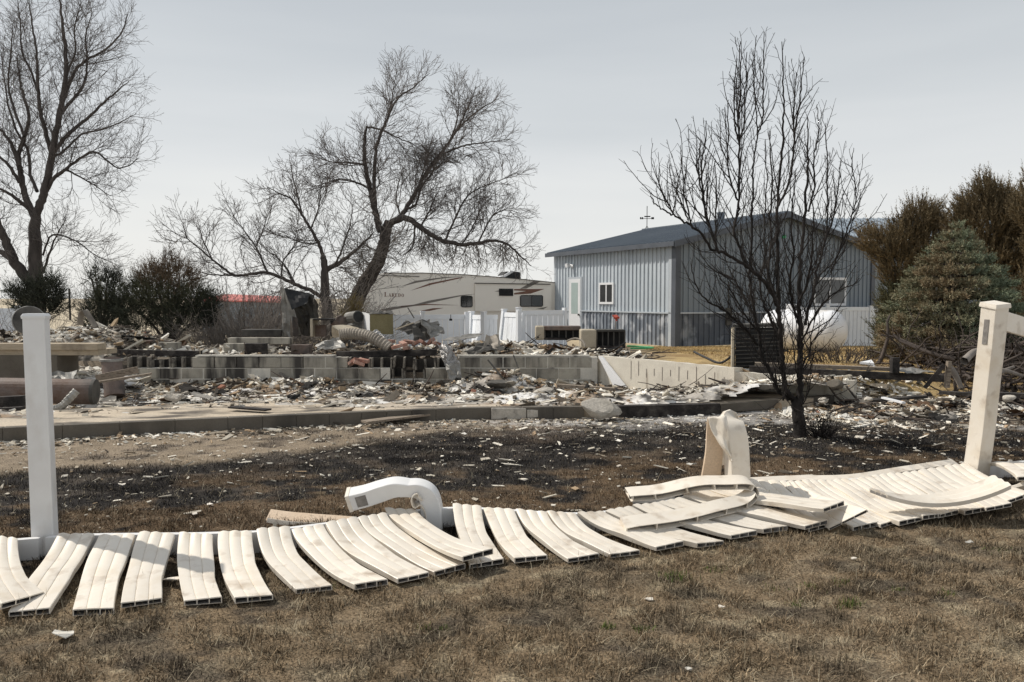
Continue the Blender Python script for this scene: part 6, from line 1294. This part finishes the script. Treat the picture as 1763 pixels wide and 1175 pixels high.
# single larger scraps on the lawn
sc_ = [(1190,803,.10,'white plastic scrap on the burnt lawn left of the folded post'),(900,829,.07,'pale scrap on the burnt lawn in the middle'),(209,838,.07,'white scrap on the lawn right of the left post'),(62,868,.05,'small white scrap just right of the left post foot'),(640,820,.035,'tiny white scrap above the curled-over post'),(959,831,.035,'cream shard right of the pale scrap in the middle'),(108,1098,.085,'large off-white scrap on the grass at the lower left'),(1118,1037,.05,'white shard on the front grass below the looped rail'),(1242,1049,.03,'small white crumb on the front grass below the looped rail'),(1187,1157,.035,'white sliver near the bottom edge right of centre'),(298,1004,.10,'white fragment between two pickets at the left'),(1658,800,.06,'pale scrap behind the leaning post'),(1580,780,.07,'white sliver in the burnt lawn left of the leaning post'),(1510,756,.05,'white sliver right of the charred tree'),(336,888,.05,'pale scrap left of the short rail piece'),(1668,937,.05,'thin white sliver on the grass below the right pickets'),(360,872,.05,'flat pale shard with a stick on the burnt lawn'),(1470,965,.03,'small crumb below the tilted pickets'),(520,790,.05,'grey lump at the edge of the dirt path'),(1065,805,.05,'flat pale sliver in the burnt lawn left of centre right')]
for i, (px, py, s_, lb) in enumerate(sc_):
    c = G(px, py, .012); s_ *= .62; mb = MB(); k = 7; Rr = np.random.default_rng(200 + i); ring = []
    for q in range(k): a = q / k * 6.28; r_ = s_ * Rr.uniform(.45, 1); ring.append(c + V((math.cos(a) * r_, math.sin(a) * r_ * .8, .006 + Rr.uniform(0, .025) * s_ / .06)))
    mb.poly(ring, .004, (0, 0, 1)); solo(mb, 'white_scrap', 'vinyl' if i % 3 else 'mortar', lb, 'scrap', 'pale scraps on the lawn')
# countable larger lumps
big = []
for i, (px, py, Y, rx, ry, rz_, mt, lb) in enumerate([(1438,662,10.9,.11,.09,.07,'kerb','grey broken concrete corner in the ash right of the charred trunk'),(1418,690,9.95,.08,.06,.04,'stone','rounded ash lump right of the edge board'),(1495,688,9.8,.06,.05,.04,'stone','pale lump left of the black boards'),(1737,686,9.9,.08,.06,.05,'stone','round white lump right of the leaning post'),(630,688,11.6,.16,.12,.12,'darkmetal','dark angular lump in the ash below the block wall'),(742,693,11.1,.18,.08,.12,'darkmetal','black upturned shard near the slab edge'),(936,678,11.9,.20,.14,.09,'stone','big tan slab lump in the ash before the right wall'),(860,662,13.7,.22,.12,.09,'darkmetal','brown rubble hump against the wall right of the foil'),(300,685,11.8,.2,.14,.07,'stone','pale lump in the ash left of centre'),(1380,655,12,.10,.08,.06,'kerb','lump before the beam behind the charred trunk')]):
    rock('rubble_lump', pz(px, py, Y), rx, ry, rz_, 300 + i, mt, lb, 'rubble lump', 'larger lumps in the ash')
for i in range(46):
    x = R.uniform(-6.5, 9); y = (float(wl(x)) - R.uniform(.1, 3.2)) if x < 4.6 else R.uniform(9.6, 11.2)
    if y < float(kerby(min(x,4))) + .3: continue
# charred sticks, stuff
tb = TB()
for i in range(900):
    if i % 3 == 0: x = R.uniform(-7, 4.5); y = float(wl(x)) - R.uniform(.05, 3.0); z = float(dfloor(np.array(x), np.array(y))[0]) + .03
    elif i % 3 == 1: x = R.uniform(-11, 3); y = R.uniform(14.9, 18.5); z = float(dtop(np.array(x), np.array(y))[0]) + .03
    else: x = R.uniform(4.4, 10); y = R.uniform(9.7, 11.6); z = float(gh(x, y)) + .04
    if x < 4 and y < float(kerby(x)) + .4: continue
    d = R.normal(size=3) * np.array((1, .8, .16)); tb.tube(walk(np.array((x, y, z)), d, R.uniform(.12, .6), 3, .12, 0, R), np.linspace(.011, .006, 4) * R.uniform(.5, 1.6), 4)
o = tb.build('charred_sticks', M['brush'], None); setp(o, 'charred sticks and wires strewn through the rubble', kind='stuff')

R = np.random.default_rng(505); SVt, ST, SC_, nn0 = [], [], [], 0
for i in range(330):
    k = i % 3
    if k == 0: x = R.uniform(-6.8, 4.2); y = float(wl(x)) - R.uniform(.1, 3.0); z = float(dfloor(np.array(x), np.array(y))[0])
    elif k == 1: x = R.uniform(-10.5, 2.6); y = R.uniform(15.0, 18.8); z = float(dtop(np.array(x), np.array(y))[0])
    else: x = R.uniform(4.3, 9.6); y = R.uniform(9.8, 11.7); z = float(gh(x, y))
    if x < 4 and y < float(kerby(x)) + .7: continue
    w_, l_ = R.uniform(.05, .2), R.uniform(.15, .65); az = R.uniform(0, 6.28); a_, b_ = R.uniform(-.5, .5, 2); cv = R.uniform(-1.5, 1.5); U, Vv = np.meshgrid(np.linspace(-.5, .5, 6), np.linspace(-.5, .5, 5)); 
    X = U * l_; Yy = Vv * w_ * (1 + .3 * np.sin(U * 7 + i)); Zz = .04 + cv * .3 * l_ * U * U + a_ * X * .7 + b_ * Yy + .012 * np.sin(U * 17 + Vv * 9 + i) + R.normal(size=U.shape) * .006
    P = np.stack([x + X * math.cos(az) - Yy * math.sin(az), y + X * math.sin(az) + Yy * math.cos(az), z + np.maximum(Zz, .005)], -1).reshape(-1, 3)
    idx = np.arange(30).reshape(5, 6); T = np.stack([idx[:-1, :-1], idx[:-1, 1:], idx[1:, 1:], idx[1:, :-1]], -1).reshape(-1, 4) + nn0; nn0 += 30
    c = np.array([(.045,.04,.036),(.16,.145,.125),(.30,.28,.25),(.09,.055,.035),(.03,.028,.026),(.42,.39,.34)][R.integers(0, 6)]) * R.uniform(.7, 1.2); SVt.append(P); ST.append(T); SC_.append(np.tile(c, (30, 1)) * R.uniform(.8, 1.2, (30, 1)))
o = soup('scorched_scraps', np.concatenate(SVt), np.concatenate(ST), M['chips'], None, col=np.concatenate(SC_), origin=V((0,0,0))); setp(o, 'bent scorched scraps of sheet and felt strewn through the rubble', kind='stuff'); md = o.modifiers.new('solid', 'SOLIDIFY'); md.thickness = .006
# ---------------------------------------------------------------- grass
def blades(name, x, y, h, w, lean, colf, label, R, h0=0.0, upj=1.0):
    n = len(x); z = gh(x, y); az = R.uniform(0, 6.283, n); b = np.stack([x, y, z - .003], 1); L_ = np.abs(R.normal(size=n)) * lean + .1
    d = np.stack([np.cos(az) * L_, np.sin(az) * L_, np.full(n, upj)], 1); d /= np.linalg.norm(d, axis=1)[:, None]
    s = np.stack([-np.sin(az), np.cos(az), np.zeros(n)], 1) * w[:, None]
    tip = b + d * h[:, None]; mid = b + d * h[:, None] * .55 + np.array((0, 0, 1)) * (h * .10)[:, None]
    Vt = np.stack([b - s, b + s, mid + s * .7, tip, mid - s * .7], 1).reshape(-1, 3); i = np.arange(n)[:, None] * 5
    T = np.concatenate([i + np.array([[0, 1, 2]]), i + np.array([[0, 2, 4]]), i + np.array([[4, 2, 3]])]); C = np.repeat(colf, 5, 0)
    o = soup(name, Vt, T, M['grass'], None, col=C, origin=V((0,0,0))); return setp(o, label, kind='stuff')
def bcol(x, y, R, k=1.0):
    c = gcol(x, y); n = len(x); r = R.uniform(0, 1, n)
    c = c * (.35 + 1.5 * R.uniform(0, 1, n) ** 1.6)[:, None] * k
    lum = c.mean(1)
    st = r > .86; c[st] = (np.array((.36, .295, .205)) * R.uniform(.5, 1.2, (st.sum(), 1))) * np.clip(.25 + lum[st] * 6, .3, 1)[:, None]; return c
n = 230000; y = 2.7 + 3.0 * R.uniform(0, 1, n) ** .9; x = R.uniform(-1, 1, n) * (y * .70 + .4); d_ = fbm(x * 7, y * 7, 110); keep = R.uniform(0, 1, n) < .35 + d_; x, y = x[keep], y[keep]; n = len(x)
blades('dead_lawn_grass', x, y, R.uniform(.012, .042, n) * (.45 + 1.3 * smooth(.35, .7, fbm(x * 9, y * 9, 140))), R.uniform(.0011, .0026, n), 2.4, bcol(x, y, R), 'matted dead brown grass of the front lawn', R)
n = 150000; y = 5.2 + 4.6 * R.uniform(0, 1, n) ** .8; x = R.uniform(-1, 1, n) * (y * .70 + .3); gg = gcol(x, y); keep = (y < np.where(x < 3.8, kerby(x), 10.2) - .15) & (R.uniform(0, 1, n) < smooth(.0, .12, .22 - gg.mean(1)) * (.3 + 1.1 * fbm(x * 5, y * 5, 111))); x, y = x[keep], y[keep]; n = len(x)
blades('charred_grass', x, y, R.uniform(.012, .042, n), R.uniform(.0014, .003, n), 1.3, bcol(x, y, R, .85), 'blackened grass stubble of the burnt lawn', R)
n = 60000; x = R.uniform(3.6, 16, n); y = R.uniform(13, 29, n); keep = (x / y < .66) & (x / y > .10); x, y = x[keep], y[keep]; n = len(x)
blades('pale_dry_grass', x, y, R.uniform(.02, .06, n), R.uniform(.004, .008, n), 1.2, gcol(x, y) * R.uniform(.7, 1.35, (n, 1)), 'pale dry grass behind the ruins', R)
n = 7000; y = 2.8 + 4 * R.uniform(0, 1, n); x = R.uniform(-1, 1, n) * (y * .70 + .3)
blades('loose_straw', x, y, R.uniform(.04, .11, n), R.uniform(.0008, .0016, n), 5.5, np.array((.36, .31, .22)) * R.uniform(.35, 1.3, (n, 1)), 'loose dead straw stems lying over the front lawn', R)
gr = [(1316,868,.10,.13,700),(1160,1003,.07,.05,160),(1230,985,.06,.03,60),(1460,1046,.05,.05,110),(1046,1086,.03,.04,60),(1108,1090,.035,.035,70),(1395,1014,.05,.03,60),(1448,1008,.05,.03,80),(1632,1028,.05,.03,60),(1545,1020,.04,.03,50),(560,1010,.05,.03,60),(1718,945,.08,.02,60),(760,1085,.03,.03,30),(730,1085,.03,.03,30),(1370,1040,.04,.025,50),(1330,1015,.06,.02,50)]
xs_, ys_, hs_ = [], [], []
for (px, py, s_, h_, n) in gr:
    c = G(px, py, 0); xs_.append(c.x + R.normal(size=n) * s_ * .6); ys_.append(c.y + R.normal(size=n) * s_ * .5); hs_.append(R.uniform(.4, 1.1, n) * h_)
x = np.concatenate(xs_); y = np.concatenate(ys_); h = np.concatenate(hs_); n = len(x); c = np.array((.085, .125, .03)) * R.uniform(.6, 1.5, (n, 1)); c[R.uniform(0, 1, n) > .7] = (.22, .19, .09)
blades('green_weed_tufts', x, y, h, np.full(n, .0018), .5, c, 'small green weed tufts sprouting in the lawn', R)
